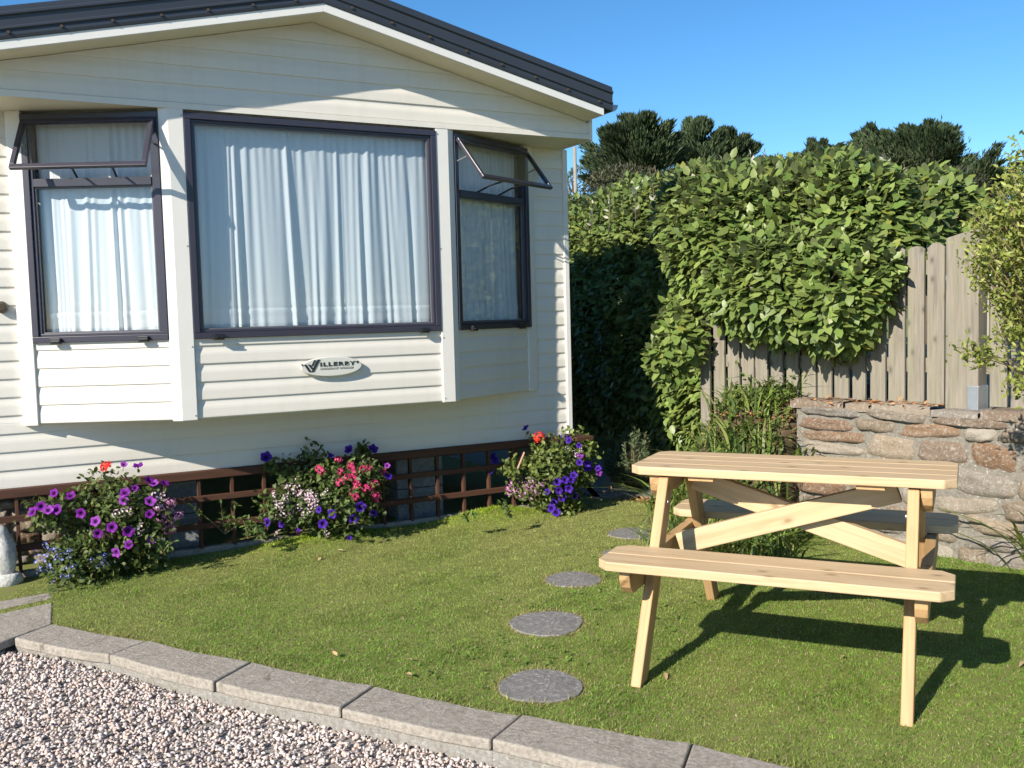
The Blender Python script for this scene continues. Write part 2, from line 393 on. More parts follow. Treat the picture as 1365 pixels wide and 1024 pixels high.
# gravel drive base sheet
xs = np.linspace(-6, 6, 60); ys = np.linspace(-3, 6.5, 60)
X, Y = np.meshgrid(xs, ys)
def grav_z(x, y): return -.062 - .016*np.clip((np.asarray(x)+1.2),-.7,1.5) + .006*np.sin(np.asarray(x)*5+np.asarray(y)*3)
V = np.stack([X.ravel(), Y.ravel(), grav_z(X,Y).ravel()-.012], 1)
i = np.arange(60*60).reshape(60,60)
F = np.stack([i[:-1,:-1].ravel(), i[:-1,1:].ravel(), i[1:,1:].ravel(), i[1:,:-1].ravel()], 1)
link('gravel_drive', npmesh('gravel_drive', V, [F], smooth=True), M['gravelbase'], kind='structure')
# the caravan's frame
CX, CY, YAW = .4199, 6.9398, .4909
cc, ss = math.cos(YAW), math.sin(YAW)
def cw(u, v, n): return np.array([CX+u*cc+n*ss, CY+u*ss-n*cc, v])      # caravan (along wall, up, out) -> world
def wall_n(x, y): return (x-CX)*ss - (y-CY)*cc                        # distance out from the caravan front
# lawn sheet: from the kerb's inner edge back to the caravan and the wall
def lawn_z(x, y):
    n = wall_n(x, y); u = (x-CX)*cc+(y-CY)*ss
    m = np.exp(-((u+.72)/.33)**2-((n-.12)/.16)**2)*.07 + np.exp(-((u+1.95)/.4)**2-((n-.16)/.14)**2)*.045
    return m + .008*np.sin(x*2.1+1)*np.sin(y*1.7)
nx, ny = 150, 150
xs = np.linspace(-4.2, 6, nx); V = []
for x in xs:
    y0 = kerb_in(x)-.01 if x > -2.17 else 4.42+(-2.17-x)*.35
    for t in np.linspace(0,1,ny)**1.4:
        y = y0+(13-y0)*t; V.append((x, y, float(lawn_z(x,y))))
i = np.arange(nx*ny).reshape(nx,ny)
F = np.stack([i[:-1,:-1].ravel(), i[1:,:-1].ravel(), i[1:,1:].ravel(), i[:-1,1:].ravel()], 1)
link('lawn', npmesh('lawn', V, [F], smooth=True), M['lawn'], kind='structure')
# paved side path in the caravan's shade
pp = [gnd(790,664), gnd(905,664), cw(2.0,0,-4), cw(.25,0,-4), cw(.25,0,.0)]
p0 = MB().prism([(p[0],p[1]) for p in pp], 'z', -.05, .012).build('path', M['pathm'], kind='structure')

# wall / fence line: local x runs from left (far) to right (near), local -y looks at the camera
WD = np.array([.645,-.764]); WNRM = np.array([-.764,-.645])
WA = np.array([2.61,4.87])
WROT = math.atan2(WD[1], WD[0])
tL = None
for t in np.linspace(-3,0,600):
    p = WA+WD*t
    if (p[0]/p[1]) > (1058-682.5)/FPX+.02*0: tL = t; break
WL = WA+WD*tL                                                        # left end of the stone wall
# bank: raised bed between the wall's end and the hedge
def bank_h(x, y):
    dx, dy = x-WL[0], y-WL[1]
    t = dx*WD[0]+dy*WD[1]; d = dx*WNRM[0]+dy*WNRM[1]                   # d: out towards the camera
    def sm(a): a = np.clip(a,0,1); return a*a*(3-2*a)
    h = .80*(1-sm((d+.18)/.80))*sm((t+1.05)/.55)*(1-sm((t+.03)/.10))
    return h
bx = np.linspace(.2,3.0,90); by = np.linspace(4.9,8.6,110)
X, Y = np.meshgrid(bx, by); H = bank_h(X,Y)+.02*vnoise(np.stack([X.ravel(),Y.ravel(),X.ravel()*0],1),9,3).reshape(X.shape)-.02
V = np.stack([X.ravel(),Y.ravel(),H.ravel()],1); i = np.arange(X.size).reshape(X.shape)
F = np.stack([i[:-1,:-1].ravel(), i[:-1,1:].ravel(), i[1:,1:].ravel(), i[1:,:-1].ravel()],1)
keep = (bank_h(X,Y).ravel()[F] > .015).any(1)
link('bank', npmesh('bank', V, [F[keep]], smooth=True), M['bed'], kind='structure')
# far hill
hx = np.linspace(-160,260,80); hy = np.linspace(110,330,40); X, Y = np.meshgrid(hx,hy)
Hh = 19.5*np.exp(-((X-2)/30)**2)*np.clip((Y-110)/45,0,1) + 7*np.exp(-((X-120)/90)**2)*np.clip((Y-110)/80,0,1) + .8*vnoise(np.stack([X.ravel(),Y.ravel(),X.ravel()*0],1),.12,5).reshape(X.shape)-.5
V = np.stack([X.ravel(),Y.ravel(),Hh.ravel()],1); i = np.arange(X.size).reshape(X.shape)
F = np.stack([i[:-1,:-1].ravel(), i[:-1,1:].ravel(), i[1:,1:].ravel(), i[1:,:-1].ravel()],1)
link('hill', npmesh('hill', V, [F], smooth=True), M['hill'], kind='structure')

# =================================================================== CARAVAN
UC, HWID, POST, DB = -1.932, .743, .078, .401
VW, VB, VT, VBW, VG, GN, OV = .502, .849, 2.519, 1.291, 2.534, .4075, .222
VGT, VGP, A0 = 2.646, 3.081, -.067
SL = (VGP-VGT)/(A0-UC)
UL0, UR0 = 2*UC, 0.                                                   # the caravan's two front corners
car = empty('static_caravan', (CX,CY,0), YAW, label='cream static caravan with front bay window and dark metal roof', cat='caravan')
PROF = [(0,0.),(0,.0062),(.03,.0078),(.10,.008),(.50,.0072),(.62,.0058),(.74,.0030),(.84,.0008),(1,0.)]
def siding(mb, u0, u1, v0, v1, y, pitch=.1, phase=0., fu=None):
    """shiplap boards; y = plane (outward is -y); fu(v) -> (u0,u1) for a gable"""
    k = math.floor((v0-phase)/pitch)-1; rows = []
    while phase+k*pitch < v1:
        for fr, o in PROF:
            v = phase+(k+fr)*pitch
            rows.append((min(max(v,v0),v1), o))
        k += 1
    vs = []; fs = []
    for v, o in rows:
        a, b = fu(v) if fu else (u0, u1)
        vs += [(a,y-o,v),(b,y-o,v)]
    for i in range(len(rows)-1):
        if rows[i] == rows[i+1] or (rows[i][0] == rows[i+1][0] and rows[i][0] in (v0, v1)): continue
        fs.append((2*i,2*i+1,2*i+3,2*i+2))
    mb.add(vs, fs)
    if fu is None:                                                    # close the ends
        pass
    return mb
mb = MB()
siding(mb, UL0+.03, -.035, VW, VB+.012, 0)
siding(mb, UL0+.03, UC-1.555, VB+.012, VG+.01, 0)
siding(mb, -.315, -.035, VB+.012, VG+.01, 0)
mb.build('front_wall', M['panel'], car, fixn=False)
MB().box(UL0, UL0+.03, -.02,.03, VW-.01,VG).build('corner_trim', M['trim'], car, bevel=.004)
MB().box(-.035, .004, -.02,.03, VW-.01,VG).build('corner_trim', M['trim'], car, bevel=.004)
mb = MB()
for u, sgn in ((0.,1),(UL0,-1)):                                     # long side walls (boards run back)
    k = VW
    while k < 2.62:
        a = min(k+.1,2.62)
        mb.add([(u+sgn*.0,.031,k),(u+sgn*.0,10,k),(u+sgn*.0,10,a),(u+sgn*.0,.031,a)],[(0,1,2,3)] if sgn > 0 else [(3,2,1,0)])
        mb.add([(u+sgn*.013,.031,k),(u+sgn*.013,10,k),(u+sgn*.012,10,k+.06),(u+sgn*.012,.031,k+.06),(u+sgn*.001,10,a-.01),(u+sgn*.001,.031,a-.01)],[(0,1,2,3),(3,2,4,5)])
        k += .1
mb.build('side_wall', M['panel'], car, fixn=False)
MB().box(UL0+.05,-.05,.0,10,VW-.06,VW-.005).build('floor_underside', M['dark'], car)
MB().box(UL0+.02,-.02,2.2,2.25,VW,VG).build('interior_partition', M['inner'], car)
MB().box(UL0+.03,-.03,9.95,10,VW,2.62).build('rear_wall', M['panel'], car)
# gable panel and its overhang
gb = MB()
siding(gb, 0,0, VG+.03, VGP+.02, -GN, .1, VG+.035, lambda v: (UC-min((VGP-v)/SL if v > VGT else 9, UC*-1+A0), UC+min((VGP-v)/SL if v > VGT else 9, A0-UC)))
gb.box(UC-(A0-UC), A0, -GN-.018, -GN+.0, VG, VG+.032)
gb.build('gable_panel', M['panel'], car, fixn=False)
sf = MB().box(UC-(A0-UC)+.002, A0-.002, -GN+.002, .0, VG+.004, VG+.018)
sf.build('bay_soffit', M['soffit'], car)
for s in (-1,1):                                                      # gable ends
    x = UC+s*(A0-UC)
    MB().box(min(x,x+s*.022), max(x,x+s*.022), -GN-.02, .0, VG-.006, VGT+.02).build('gable_end_trim', M['trim'], car, bevel=.003)
# sloping bargeboard (cream box), its underside, and the dark metal roof edge over it
URE = -.085; RR = URE-UC
for s in (-1,1):
    def ln(u): return VGP+ (-abs(u-UC))*SL
    def strip(name, mat, y0, y1, lo, hi, u_end, bev=0., curved=None):
        ue = UC+s*u_end; n = s*abs(u_end)
        vs = []
        for y in (y0,y1):
            for u, du in ((UC,0),(ue,abs(u_end))):
                vs += [(u,y,VGP-du*SL+lo),(u,y,VGP-du*SL+hi)]
        f = [(0,2,3,1),(4,5,7,6),(0,1,5,4),(2,6,7,3),(1,3,7,5),(0,4,6,2)]
        return MB().add(vs,f).build(name, mat, car, bevel=bev)
    strip('bargeboard', M['barge'], -GN-OV, -GN-OV+.02, 0, .047, RR, .002)
    strip('barge_soffit', M['soffit'], -GN-OV+.0215, -GN+.01, .003, .016, RR)
    # folded metal verge with ridges running down the slope
    prof = [(.047,-.002),(.062,-.006),(.085,-.004),(.092,-.013),(.100,-.013),(.107,-.004),(.150,-.006),(.158,-.016),(.168,-.016),(.176,-.006),(.196,-.004),(.204,.01)]
    ue = RR+.062
    vs = []; fs = []
    for k, (h, o) in enumerate(prof):
        for du in (0, ue): vs.append((UC+s*du, -GN-OV-.004+o, VGP-du*SL+h))
    for k in range(len(prof)-1): fs.append((2*k,2*k+1,2*k+3,2*k+2) if s > 0 else (2*k+2,2*k+3,2*k+1,2*k))
    vg = MB().add(vs, fs).build('roof_verge', M['roof'], car, fixn=False)
    for k in range(8):
        du = .16+k*.235
        c = (UC+s*du, -GN-OV-.012, VGP-du*SL+.075)
        MB().tube([(c[0],c[1]+.01,c[2]),(c[0],c[1]-.006,c[2])], .008, 8).build('screw', M['brownplastic'], vg)
    # roof sheet
    vs = [(UC,-GN-OV,VGP+.203),(UC+s*ue,-GN-OV,VGP-ue*SL+.203),(UC+s*ue,10.1,VGP-ue*SL+.203),(UC,10.1,VGP+.203),
          (UC,-GN-OV,VGP+.05),(UC+s*ue,-GN-OV,VGP-ue*SL+.05),(UC+s*ue,10.1,VGP-ue*SL+.05),(UC,10.1,VGP+.05)]
    MB().add(vs,[(0,1,2,3),(4,7,6,5),(1,5,6,2),(0,4,5,1)]).build('roof', M['roof'], car)
    # eave soffit along the side and gutter
    x = UC+s*(A0-UC); x2 = UC+s*(RR+.05)
    gx = UC+s*(RR+.135); gz = VGP-(RR+.06)*SL+.115
    gut = MB(); n = 7; vs = []
    for y in (-GN-OV+.10, 10.05):
        for k in range(n):
            a = math.pi*k/(n-1); vs.append((gx-s*math.cos(a)*.045, y, gz-math.sin(a)*.045))
    gut.add(vs, [(k,k+1,n+k+1,n+k) for k in range(n-1)]+[tuple(range(n))])
    gut.build('gutter', M['steel'] if s > 0 else M['steel'], car, fixn=False)
    MB().box(min(x,UC+s*1.99),max(x,UC+s*1.99),.0,10,2.60,2.615).build('eave_soffit', M['soffit'], car)
# --- bay panels
def panel_frame(p0, p1):
    (u0,n0),(u1,n1) = p0,p1
    return (u0,-n0,0), math.atan2(-(n1-n0), u1-u0), math.hypot(u1-u0,n1-n0)
LP0, LP1 = (-3.502,.02), (UC-HWID-POST, DB)
RP0, RP1 = (UC+HWID+POST, DB), (-.325,.02)
def make_panel(p0, p1, kind):
    loc, rz, L = panel_frame(p0, p1)
    def B(mb, name, mat, parent=car, **k): return mb.build(name, mat, parent, loc if parent is car else None, (0,0,rz) if parent is car else None, **k)
    z0 = VBW
    if kind == 'side_left': w0, w1, pl = .060, L-.047, .055
    elif kind == 'side_right': w0, w1, pl = .052, L-.025, .045
    else: w0, w1, pl = .0, L, 0.
    sd = MB()
    if kind == 'front': siding(sd, .0+.072-.072, L, VB, VBW+.012, 0, .1, VB+.003)
    else: siding(sd, w0, w1 if kind=='side_left' else L-.05, VB, VBW+.012, 0, .1, VB+.003)
    sd.box(.0,L,.004,.012,VB,VBW+.01)
    B(sd, 'bay_panel', M['panel'], fixn=False)
    fr = MB().ring(w0,w1,VBW,VT,.034,-.028,.03)
    fr.ring(w0+.034,w1-.034,VBW+.034,VT-.034,.016,-.016,.03)
    zm = 2.152
    if kind != 'front': fr.box(w0+.05,w1-.05,-.022,.03,zm-.022,zm+.022)
    fo = B(fr, 'window', M['frame'], bevel=.003)
    def sub(mb, name, mat, **k): return mb.build(name, mat, fo, **k)
    hi = zm-.022 if kind != 'front' else VT-.05
    sub(MB().box(w0+.045,w1-.045,.008,.012,VBW+.046,hi+.005), 'pane', M['glass'])
    sub(MB().ring(w0+.050,w1-.050,VBW+.050,hi,.008,-.006,.007), 'glazing_bead', M['frame_in'])
    for cx in ((w0+.13, w1-.13) if kind != 'front' else (w0+.13, w1-.12)):
        sub(MB().box(cx-.028,cx+.028,-.052,-.029,VBW-.008,VBW+.024).box(cx-.02,cx+.028,-.06,-.053,VBW+.002,VBW+.012), 'drip_clip', M['black'], bevel=.003)
    if kind != 'front':
        # top light hinged open at its upper edge
        ang = R(30 if kind == 'side_left' else 37); sw0, sw1 = w0+.012, w1-.012; hL = .325
        sa = MB().ring(sw0,sw1,-hL,0,.026,-.012,.012)
        so_ = sub(sa, 'top_light', M['frame'], bevel=.003); so_.location = (0,-.034,VT-.036); so_.rotation_euler = (-ang,0,0)
        g_ = MB().box(sw0+.02,sw1-.02,-.003,.001,-hL+.02,-.02).build('pane', M['glass'], fo); g_.location = so_.location; g_.rotation_euler = so_.rotation_euler
        for k in (.36,.66):
            xx = sw0+(sw1-sw0)*k
            a = MB().tube([(xx,.03,zm+.03),(xx+.015,-.06,zm+.065),(xx+.02,-.034-math.sin(ang)*hL*.93,VT-.036-math.cos(ang)*hL*.93)],.006,6)
            sub(a, 'stay', M['black'])
        for xx in (sw0+.01, sw1-.01):
            sub(MB().tube([(xx,.0,VT-.18),(xx,-.034-math.sin(ang)*.14,VT-.036-math.cos(ang)*.14)],.005,6), 'side_arm', M['steel'])
    return loc, rz, L, w0, w1
pl = make_panel(LP0, LP1, 'side_left')
pm = make_panel((UC-HWID,DB), (UC+HWID,DB), 'front')
pr = make_panel(RP0, RP1, 'side_right')
# corner posts: an L of two faces each
def post(poly, v0, v1, name='bay_post'): return MB().prism(poly, 'z', v0, v1).build(name, M['trim'], car, bevel=.004)
t = Vector((LP1[0]-LP0[0], LP1[1]-LP0[1])).normalized(); nn = Vector((-t.y, t.x))      # (u,n)
def un(p, a, b): q = Vector(p)+t*a+nn*b; return (q.x, -q.y)
e = .022
c = un(LP1,0,e)
post([un(LP1,-.047,.0-.02), un(LP1,-.047,e), (LP1[0]-.004,-DB-e), (UC-HWID+.0,-DB-e), (UC-HWID+.0,-DB+.02)], VB-.006, VG+.004)
post([un(LP0,-.03,-.02), un(LP0,-.02,e), un(LP0,.06,e), un(LP0,.06,-.02)], VB-.008, VG+.004)
t = Vector((RP1[0]-RP0[0], RP1[1]-RP0[1])).normalized(); nn = Vector((-t.y, t.x))
post([(UC+HWID,-DB+.02),(UC+HWID,-DB-e),(RP0[0]+.004,-DB-e), un(RP0,.052,e*.8), un(RP0,.052,-.02)], VB-.006, VG+.004)
post([un(RP1,-.05,-.02), un(RP1,-.05,.012), un(RP1,.0,.02), (RP1[0]+.045,-.02),(RP1[0]+.045,.0)], VB-.006, VG+.004)
for (u_s, n_s) in ((UC-HWID-.012,DB+e),(UC+HWID+.012,DB+e)):
    for v_s in (VB+.02, VB+.40, VB+.95, VT-.02):
        MB().tube([(u_s,-n_s+.002,v_s),(u_s,-n_s-.0025,v_s)],[.0055,.004],8).build('screw', M['steel'], car)
MB().prism([(LP0[0],-.0),(LP1[0],-DB),(RP0[0],-DB),(RP1[0],-.0)], 'z', VB-.002, VB+.012).build('bay_floor', M['soffit'], car)
# badge
bz, bu = 1.104, -1.905
bd = empty('x')
bpy.data.objects.remove(bd)
vs = []; n = 48
for k in range(n):
    a = 2*math.pi*k/n; vs.append((.185*math.copysign(abs(math.cos(a))**.92,math.cos(a)), .058*math.sin(a)))
bo = MB().prism(vs, 'y', -.012, .012).build('badge', M['badge'], car, (bu,-DB-.024,bz), bevel=.006, seg=3)
def txt(body, size, x, z, mat, sx=1., name='lettering'):
    cu = bpy.data.curves.new('t','FONT'); cu.body = body; cu.size = size; cu.extrude = .0012; cu.space_character = 1.25; cu.align_x = 'LEFT'; cu.offset = .0012
    to = bpy.data.objects.new('t', cu); COL.objects.link(to)
    dg = bpy.context.evaluated_depsgraph_get(); me = bpy.data.meshes.new_from_object(to.evaluated_get(dg)); bpy.data.objects.remove(to)
    for v in me.vertices: v.co = (v.co.x*sx, -v.co.z, v.co.y)
    me.flip_normals(); me.materials.clear()
    return link(name, me, mat, bo, (x,-.0135,z))
txt('ILLERBY', .031, -.073, .004, M['ink'], 1.62)
txt('HOLIDAY HOMES', .012, -.071, -.014, M['inkgrey'], 1.75)
W_ = MB()
def stroke(x0,z0,x1,z1,wd): W_.add([(x0,-.0150,z0),(x0+wd,-.0150,z0),(x1+wd,-.0150,z1),(x1,-.0150,z1),(x0,-.0126,z0),(x0+wd,-.0126,z0),(x1+wd,-.0126,z1),(x1,-.0126,z1)],[(0,1,2,3),(4,7,6,5),(0,4,5,1),(1,5,6,2),(2,6,7,3),(3,7,4,0)])
stroke(-.168,.018,-.140,-.026,.014); stroke(-.145,.018,-.1235,-.012,.013); stroke(-.086,.044,-.126,-.026,.015); stroke(-.106,.042,-.1255,.008,.010)
W_.build('emblem', M['ink'], bo)
MB().box(-.183,-.174,-.0150,-.0126,.012,.022).build('dot', M['ink'], bo)
MB().box(.150,.161,-.0150,-.0126,.014,.026).build('dot', M['ink'], bo)
# small round fitting on the wall left of the bay
d0 = ray(2,410); A_ = np.array([CX,CY,0]); NW = np.array([ss,-cc,0]); hit = CAM+d0*(((A_-CAM)@NW)/(d0@NW))
hu = (hit-A_)@np.array([cc,ss,0])
MB().tube([(hu,-.005,hit[2]),(hu,-.03,hit[2]),(hu,-.05,hit[2])],[.028,.034,.02],16).build('wall_fitting', M['brownplastic'], car, bevel=.003)

# --- curtains, hung inside the bay
def curtain(loc, rz, x0, x1, z0, z1, seed, label, dens=1.):
    r = np.random.default_rng(seed); nx = int((x1-x0)*190); nz = 46
    X = np.linspace(x0,x1,nx); Z = np.linspace(z0,z1,nz); ph = r.random(12)*6.28
    V = np.zeros((nz,nx,3)); 
    fr = np.array([5.,11,21,32,43,62])*dens; am = np.array([.007,.009,.010,.010,.008,.005])
    for i, z in enumerate(Z):
        t = (z1-z)/(z1-z0)
        spread = .3+.9*t**.7
        drift = .03*np.sin(ph[6]+t*2.2)*t
        xx = X + drift*np.sin((X-x0)/(x1-x0)*math.pi)
        xw = xx + .030*np.sin(xx*9+ph[10]+.8*t)+.018*np.sin(xx*19+ph[11]-.5*t)+.010*np.sin(xx*41+ph[3])
        y = sum(a*np.sin(xw*f*6.28/6.28*2.2+p+.5*np.sin(t*1.7+p)) for a, f, p in zip(am,fr,ph))*spread
        y += .006*np.sin(xx*140+ph[8])*(1-t)**2
        y = y*(.55+.45*np.sin(xx*7+ph[9])**2); y = np.clip(y,-.055,.055)
        V[i,:,0] = xx; V[i,:,1] = .056+y*.62; V[i,:,2] = z + (.004*np.sin(X*23+ph[7])+.003*np.sin(X*51)) *(i == 0)
        if .885 < t < .9: V[i,:,1] -= .003
    idx = np.arange(nz*nx).reshape(nz,nx)
    F = np.stack([idx[:-1,:-1].ravel(),idx[:-1,1:].ravel(),idx[1:,1:].ravel(),idx[1:,:-1].ravel()],1)
    root = Matrix.Translation((CX,CY,0)) @ Matrix.Rotation(YAW,4,'Z') @ Matrix.Translation(loc) @ Matrix.Rotation(rz,4,'Z')
    o = link('net_curtain', npmesh('net_curtain', V.reshape(-1,3), [F], smooth=True), M['curtain'], label=label, cat='curtain', group='white net curtains in the bay')
    o.matrix_world = root
    hm = V[:7].copy(); hm[:,:,1] -= .0035; hm[:,:,2] = np.linspace(z0+.001,z0+.105,7)[:,None]
    idx = np.arange(7*nx).reshape(7,nx)
    F = np.stack([idx[:-1,:-1].ravel(),idx[:-1,1:].ravel(),idx[1:,1:].ravel(),idx[1:,:-1].ravel()],1)
    link('hem', npmesh('hem', hm.reshape(-1,3), [F], smooth=True), M['curtain'], o)
curtain(pl[0], pl[1], pl[3]+.05, pl[4]-.05, VBW+.058, VT+.005, 3, 'white net curtain behind the left bay window with open top light', 1.1)
curtain(pm[0], pm[1], pm[3]+.03, pm[4]-.03, VBW+.058, VT+.005, 5, 'wide white net curtain behind the large middle bay window', 1.)
curtain(pr[0], pr[1], pr[3]+.05, pr[4]-.05, VBW+.058, VT+.005, 9, 'shaded net curtain behind the narrow right bay window', 1.35)

# =================================================================== UNDER THE CARAVAN
tr = empty('trellis_skirt', (CX,CY,0), YAW, label='brown timber trellis skirting along the foot of the caravan', cat='trellis')
beam('top_rail', M['brown'], tr, (UL0-.05,-.02,VW-.026), (.05,-.02,VW-.026), .04, .05, .004)
for z in (.335,.17): beam('rail', M['brown'], tr, (UL0-.05,-.030,z), (-.15,-.030,z), .022, .036, .003)
beam('base_board', M['slab'], tr, (UL0-.05,-.0,.012), (-.05,-.0,.012), .05, .05, .004)
u = -3.78
while u < -.3:
    beam('upright', M['brown'], tr, (u,-.009,.03), (u,-.009,VW-.052), .036, .019, .002); u += .1935
for k, (u, n, wd, h, lab) in enumerate(((-2.73,-.30,.30,.42,'grey block pier under the caravan behind the left flower basket'),
        (-1.72,-.45,.40,.43,'grey block pier under the caravan behind the middle flower basket'),
        (-1.12,-.28,.34,.43,'grey block pier behind the trellis between the middle and right baskets'),
        (-.05,-.5,.3,.43,'grey block pier under the caravan corner behind the right flower basket'))):
    p = empty('block_pier', (*cw(u,0,n)[:2],0), YAW, label=lab, cat='pier', group='block piers under the caravan')
    for j in range(2):
        MB().box(-wd/2,wd/2,-.11,.11,.0+j*.215,.21+j*.215).build('block', M['block'], p, bevel=.006)
def stonerow(V, F, Cc, x0, x1, z0, z1, y, depth, r, pal):
    """one rounded rubble stone on the plane y, bulging to -y"""
    nu, nv = 9, 7; k = len(V)
    cx, cz, hx, hz = (x0+x1)/2,(z0+z1)/2,(x1-x0)/2,(z1-z0)/2
    tilt = r.normal()*.05; ex = r.uniform(3.2,8.); ph = r.random(6)*6.28; sk_ = r.normal()*.12
    for j in range(nv):
        for i in range(nu):
            a = -1+2*i/(nu-1); b = -1+2*j/(nv-1)
            rr = max(abs(a),abs(b)); nrm = (abs(a)**ex+abs(b)**ex)**(1/ex) or 1e-6
            s = rr/nrm if nrm > 1e-6 else 1
            wob = 1+.045*math.sin(3*math.atan2(b,a)+ph[0])+.045*math.sin(5*math.atan2(b,a)+ph[1])+.03*math.sin(9*math.atan2(b,a)+ph[5])
            px, pz = a*s*wob, b*s*wob
            x = cx+hx*px+sk_*hz*pz; z = cz+hz*pz+tilt*hx*px
            bul = 1-rr**7
            d = depth*(bul*.8)+.012*math.sin(px*3+ph[2])*math.sin(pz*2.5+ph[3])*bul+.006*math.sin(px*8+ph[4])*bul
            V.append((x, y-d+(.016 if rr > .99 else 0), z))
            Cc.append(pal)
    for j in range(nv-1):
        for i in range(nu-1): F.append((k+j*nu+i,k+j*nu+i+1,k+(j+1)*nu+i+1,k+(j+1)*nu+i))
PALS = [(.27,.215,.155),(.33,.285,.225),(.235,.135,.075),(.26,.165,.10),(.36,.325,.27),(.29,.245,.19),(.205,.125,.08),(.235,.215,.19),(.38,.345,.29),(.30,.24,.17),(.20,.15,.11)]
def rubble(x0, x1, z0, z1, y, seed, depth=.03, rows=(.065,.155), wid=(.15,.46)):
    r = np.random.default_rng(seed); V=[];F=[];Cc=[]; z = z0
    cells = []
    while z < z1-.02:
        h = min(r.uniform(*rows), z1-z)
        if z1-z-h < .05: h = z1-z
        x = x0+r.uniform(0,.05)
        while x < x1-.03:
            wd = min(r.uniform(*wid), x1-x)
            if x1-x-wd < .07: wd = x1-x
            if h > .11 and r.random() < .3:
                m = h*r.uniform(.4,.6); cells += [(x,x+wd,z,z+m),(x,x+wd,z+m,z+h)]
            else: cells.append((x,x+wd,z+r.normal()*.006,z+h+r.normal()*.006))
            x += wd
        z += h
    for a,b,c_,d in cells:
        pal = np.array(PALS[r.integers(len(PALS))])*r.uniform(.62,1.08)
        stonerow(V,F,Cc,a+.0005,b-.0005,c_+.0005,d-.0005,y,depth*r.uniform(.6,1.4),r,tuple(pal))
    return npmesh('rubble', V, [np.array(F)[:,::-1][:, ::-1]], np.array(Cc), True)
rb = empty('rubble_plinth', (*cw(-3.55,0,-.32)[:2],0), YAW, label='short rubble stone plinth behind the trellis at the left end', cat='stone plinth')
link('stones', rubble(-.35,.50,0,.46,0,11,.03,(.05,.09),(.1,.2)), M['stone'], rb)
MB().box(-.35,.50,.012,.2,0,.45).build('mortar_core', M['mortar'], rb)

# =================================================================== STONE WALL, FENCE
WH = .81
wl = empty('stone_wall', (WL[0],WL[1],0), WROT, label='low rubble stone garden wall with lichen behind the picnic table', cat='wall')
LW = 3.2
link('stones', rubble(0,LW,-.05,WH-.03,0,23,.030), M['stone'], wl)
V=[];F=[];Cc=[]; r = np.random.default_rng(5); y = 0
MB().box(.02,LW,.003,.40,-.05,WH-.04).build('mortar_core', M['mortar'], wl)
# left end of the wall and flat coping stones
cp = MB(); x = -.02
Vc=[];Fc=[];Ccs=[]
while x < LW:
    wd = r.uniform(.16,.42); h = r.uniform(.028,.045); k = len(Vc); yo = -.015+r.normal()*.012
    top = WH-.035+h+r.normal()*.006; nu = 5
    for j,(yy) in enumerate(np.linspace(yo,.40,5)):
        for i in range(nu):
            a = i/(nu-1); edge = min(i,nu-1-i) == 0 or j == 0
            Vc.append((x+.006+(wd-.012)*a, yy+.008*math.sin(a*9+x*7)*(j==0), top-(.005 if edge else 0)+r.normal()*.003)); Ccs.append(tuple(np.array(PALS[(int(x*97))%len(PALS)])))
    for j in range(4):
        for i in range(nu-1): Fc.append((k+j*nu+i,k+j*nu+i+1,k+(j+1)*nu+i+1,k+(j+1)*nu+i))
    kk = len(Vc)
    for i in range(nu): Vc.append((x+.006+(wd-.012)*i/(nu-1), yo+.004, WH-.045)); Ccs.append(Ccs[-1])
    for i in range(nu-1): Fc.append((kk+i,kk+i+1,k+i+1,k+i))
    x += wd
link('coping', npmesh('coping', Vc, [np.array(Fc)], np.array(Ccs), True), M['stone'], wl)
en = rubble(0,.36,-.05,WH-.04,0,33,.03); eo = link('end_stones', en, M['stone'], wl, (.012,.37,0), (0,0,-math.pi/2))

FN = -.205                                                            # fence set back from the wall's face
fo0 = np.array([WL[0],WL[1]])-WNRM*(-FN)
fe = empty('wooden_fence', (fo0[0],fo0[1],0), WROT, label='weathered vertical board fence on top of the stone wall', cat='fence')
r = np.random.default_rng(8)
def fx(px):                                                           # local x on the fence for a photo column
    a = (px-682.5)/FPX
    # solve fo0+WD*t = (X,Y), X = a*Y (roll adds a little)
    return (a*fo0[1]-fo0[0])/(WD[0]-a*WD[1])
xb = fx(936); k = 0
zt = 1.715
postx0, postx1 = fx(1271), fx(1315)
while xb < 3.2:
    wd = .091+r.normal()*.005
    if not (xb+wd > postx0-.01 and xb < postx1+.02):
        top = zt+r.normal()*.011+ (0 if xb < postx0 else .0); y = r.normal()*.003
        bm_ = MB(); c_ = .022+r.uniform(-.006,.006); zb = (.80+r.uniform(.0,.015)) if xb > -.02 else .42
        # local X along the board for the grain; shape lies in X (up), Z(width)
        bm_.prism([(0,-wd/2),(0,wd/2),(top-zb-c_,wd/2),(top-zb-.006,wd/2-c_),(top-zb,0),(top-zb-.006,-wd/2+c_),(top-zb-c_,-wd/2)], 'z', -.01, .01)
        o = bm_.build('board', M['fence'], fe, (xb+wd/2, y, zb), bevel=.003)
        # map local (x=up, y=width, z=thickness) -> fence frame (up=z, width=x, thickness=y)
        o.rotation_mode = 'QUATERNION'
        o.rotation_quaternion = Matrix(((0,1,0),(0,0,1),(1,0,0))).to_quaternion() @ Euler((0,0,0)).to_quaternion()
        o.rotation_quaternion = Matrix(((0,-1,0),(0,0,-1),(1,0,0))).to_quaternion()
    xb += .1155+r.normal()*.002
for z in (1.585,1.03): beam('rail', M['fence'], fe, (fx(936),.035,z), (3.2,.035,z), .04, .085, .004)
pw_ = postx1-postx0
po = MB().prism([(0,-pw_/2),(.945,-pw_/2),(.985,pw_/2-.02),(.98,pw_/2),(0,pw_/2)], 'z', -.055, .055).build('post', M['fence'], fe, ((postx0+postx1)/2,-.03,.79), bevel=.006)
